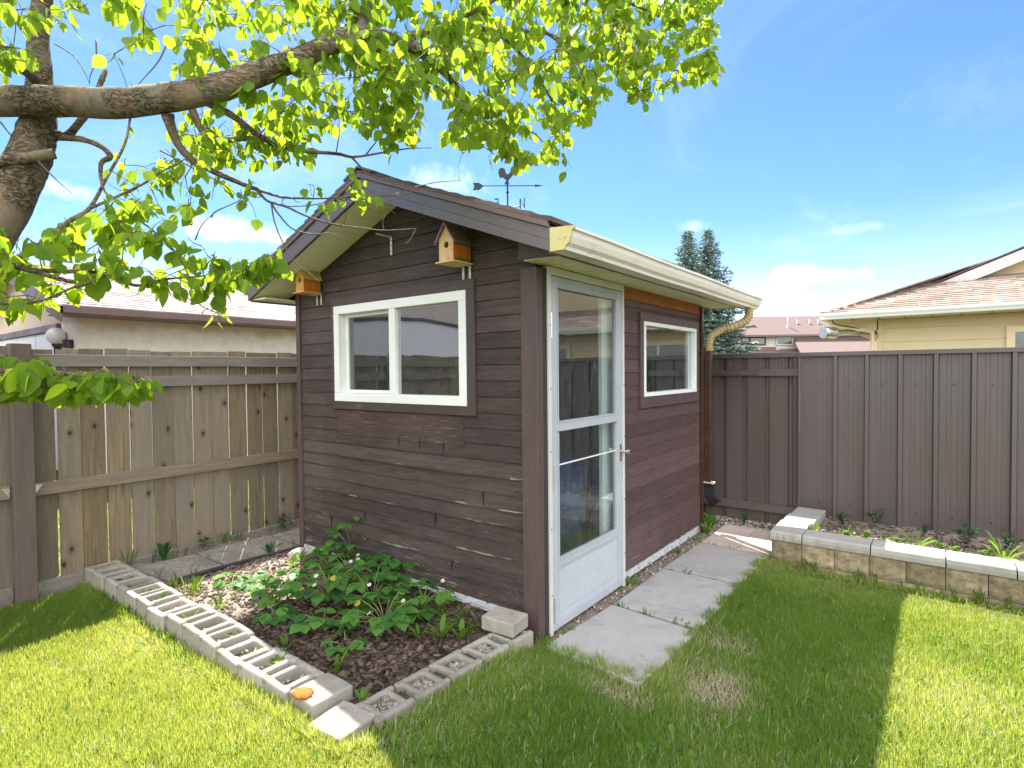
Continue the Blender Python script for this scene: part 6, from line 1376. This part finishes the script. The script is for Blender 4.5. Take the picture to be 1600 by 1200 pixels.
mb = MB(); A = fp(1158, 528); mb.tube([(A[0]-.7, -.6, A[2]-.1), (A[0]-.1, -.1, A[2]-.6), (A[0]-.1, -.1, A[2]-2)], .05, 6); mb.build('downspout', MT['brownfascia'], fh, local=True)

def spruce(x, y, h, r, label, seed):
    rs = random.Random(seed); t = thing('spruce_tree', label, 'tree', (x, y, 0), group='spruce trees behind the shed')
    mb = MB(); mb.tube([(x, y, 0), (x, y, h*.6), (x+.03, y, h*.99)], [r*.08, r*.04, .012], 8); mb.build('trunk', MT['bark'], t)
    P, Q, U, sz, wd = [], [], [], [], []; z = h*.12
    while z < h*.985:
        f = 1-z/h; R_ = r*(f**.8)*rs.uniform(.75, 1.12)+.05; nb = max(6, int(16*f+6)); ph = rs.uniform(0, 6)
        for b in range(nb):
            a = ph+b*2*PI/nb+rs.uniform(-.2, .2); L = R_*rs.uniform(.7, 1.12); steps = max(4, int(L/.055))
            for s in range(steps):
                u_ = (s+1)/steps; droop = -.30*u_*L+.20*u_*u_*L; cx, cy, cz = x+math.cos(a)*L*u_, y+math.sin(a)*L*u_, z+droop
                for q in range(4):
                    sp = rs.uniform(-1.1, 1.1); aa = a+sp; P.append((cx+rs.uniform(-.03, .03), cy+rs.uniform(-.03, .03), cz+rs.uniform(-.04, .03))); Q.append((math.cos(aa), math.sin(aa), rs.uniform(-.5, .45))); U.append((rs.uniform(-.6, .6), rs.uniform(-.6, .6), 1)); l_ = rs.uniform(.12, .24)*(.7+.5*f); sz.append(l_); wd.append(l_*rs.uniform(.3, .55))
        z += rs.uniform(.16, .26)*(.6+.7*f)
    for s in range(16): P.append((x+.03, y, h*(.93+.07*s/16))); aa = rs.uniform(0, 6.3); Q.append((math.cos(aa), math.sin(aa), 1.2)); U.append((0, 0, 1)); sz.append(.12); wd.append(.04)
    leaf_object('crown', P, Q, U, sz, wd, LANCE, MT['spruce'], t)
s1 = at(1075, 500, 25); s2 = at(1106, 500, 25.6)
spruce(s1.x, s1.y, 7.75, 2.5, 'blue-green spruce behind the shed roof, the shorter left of two', 1)
spruce(s2.x, s2.y, 7.95, 2.6, 'blue-green spruce behind the downspout, the right one of two', 2)
def far_tree(x, y, h, r, label, seed, m='farleaf', N=2600):
    rs = random.Random(seed); t = thing('deciduous_tree', label, 'tree', (x, y, 0), group='trees beyond the houses')
    mb = MB(); mb.tube([(x, y, 0), (x+.1, y, h*.35), (x, y+.1, h*.8)], [r*.1, r*.07, .04], 8)
    for k in range(6): a = k*1.05; mb.tube([(x+.1, y, h*.35), (x+r*.6*math.cos(a), y+r*.6*math.sin(a), h*.68)], [r*.04, .03], 6)
    mb.build('trunk', MT['bark'], t); blobs = [(x+r*.62*math.cos(k*2.4)*rs.random()**.4, y+r*.62*math.sin(k*2.4)*rs.random()**.4, h*rs.uniform(.42, .88), r*rs.uniform(.28, .48)) for k in range(13)]
    P, Q, U, sz, wd = [], [], [], [], []
    for k in range(N):
        b = rs.choice(blobs); d = Vector((rs.gauss(0, 1), rs.gauss(0, 1), rs.gauss(0, 1))).normalized()*b[3]*rs.random()**.33; P.append((b[0]+d.x, b[1]+d.y, b[2]+d.z*.8)); Q.append((rs.gauss(0, 1), rs.gauss(0, 1), rs.gauss(-.4, 1))); U.append((rs.gauss(0, 1), rs.gauss(0, 1), 1)); s_ = r*rs.uniform(.05, .10); sz.append(s_); wd.append(s_*.7)
    leaf_object('crown', P, Q, U, sz, wd, OV, MT[m], t)
for k, (p, d, h, r, lb) in enumerate(((1168, 78, 7.9, 3.0, 'pale green distant tree just right of the spruce'), (1205, 84, 8.2, 3.2, 'pale green distant tree left of the beige roof'), (1110, 60, 6.5, 3.0, 'distant green tree hidden behind the spruces'), (1330, 110, 11.2, 2.2, 'small far treetop above the beige roof'))):
    c = at(p, 560, d); far_tree(c.x, c.y, h, r, lb, 40+k)
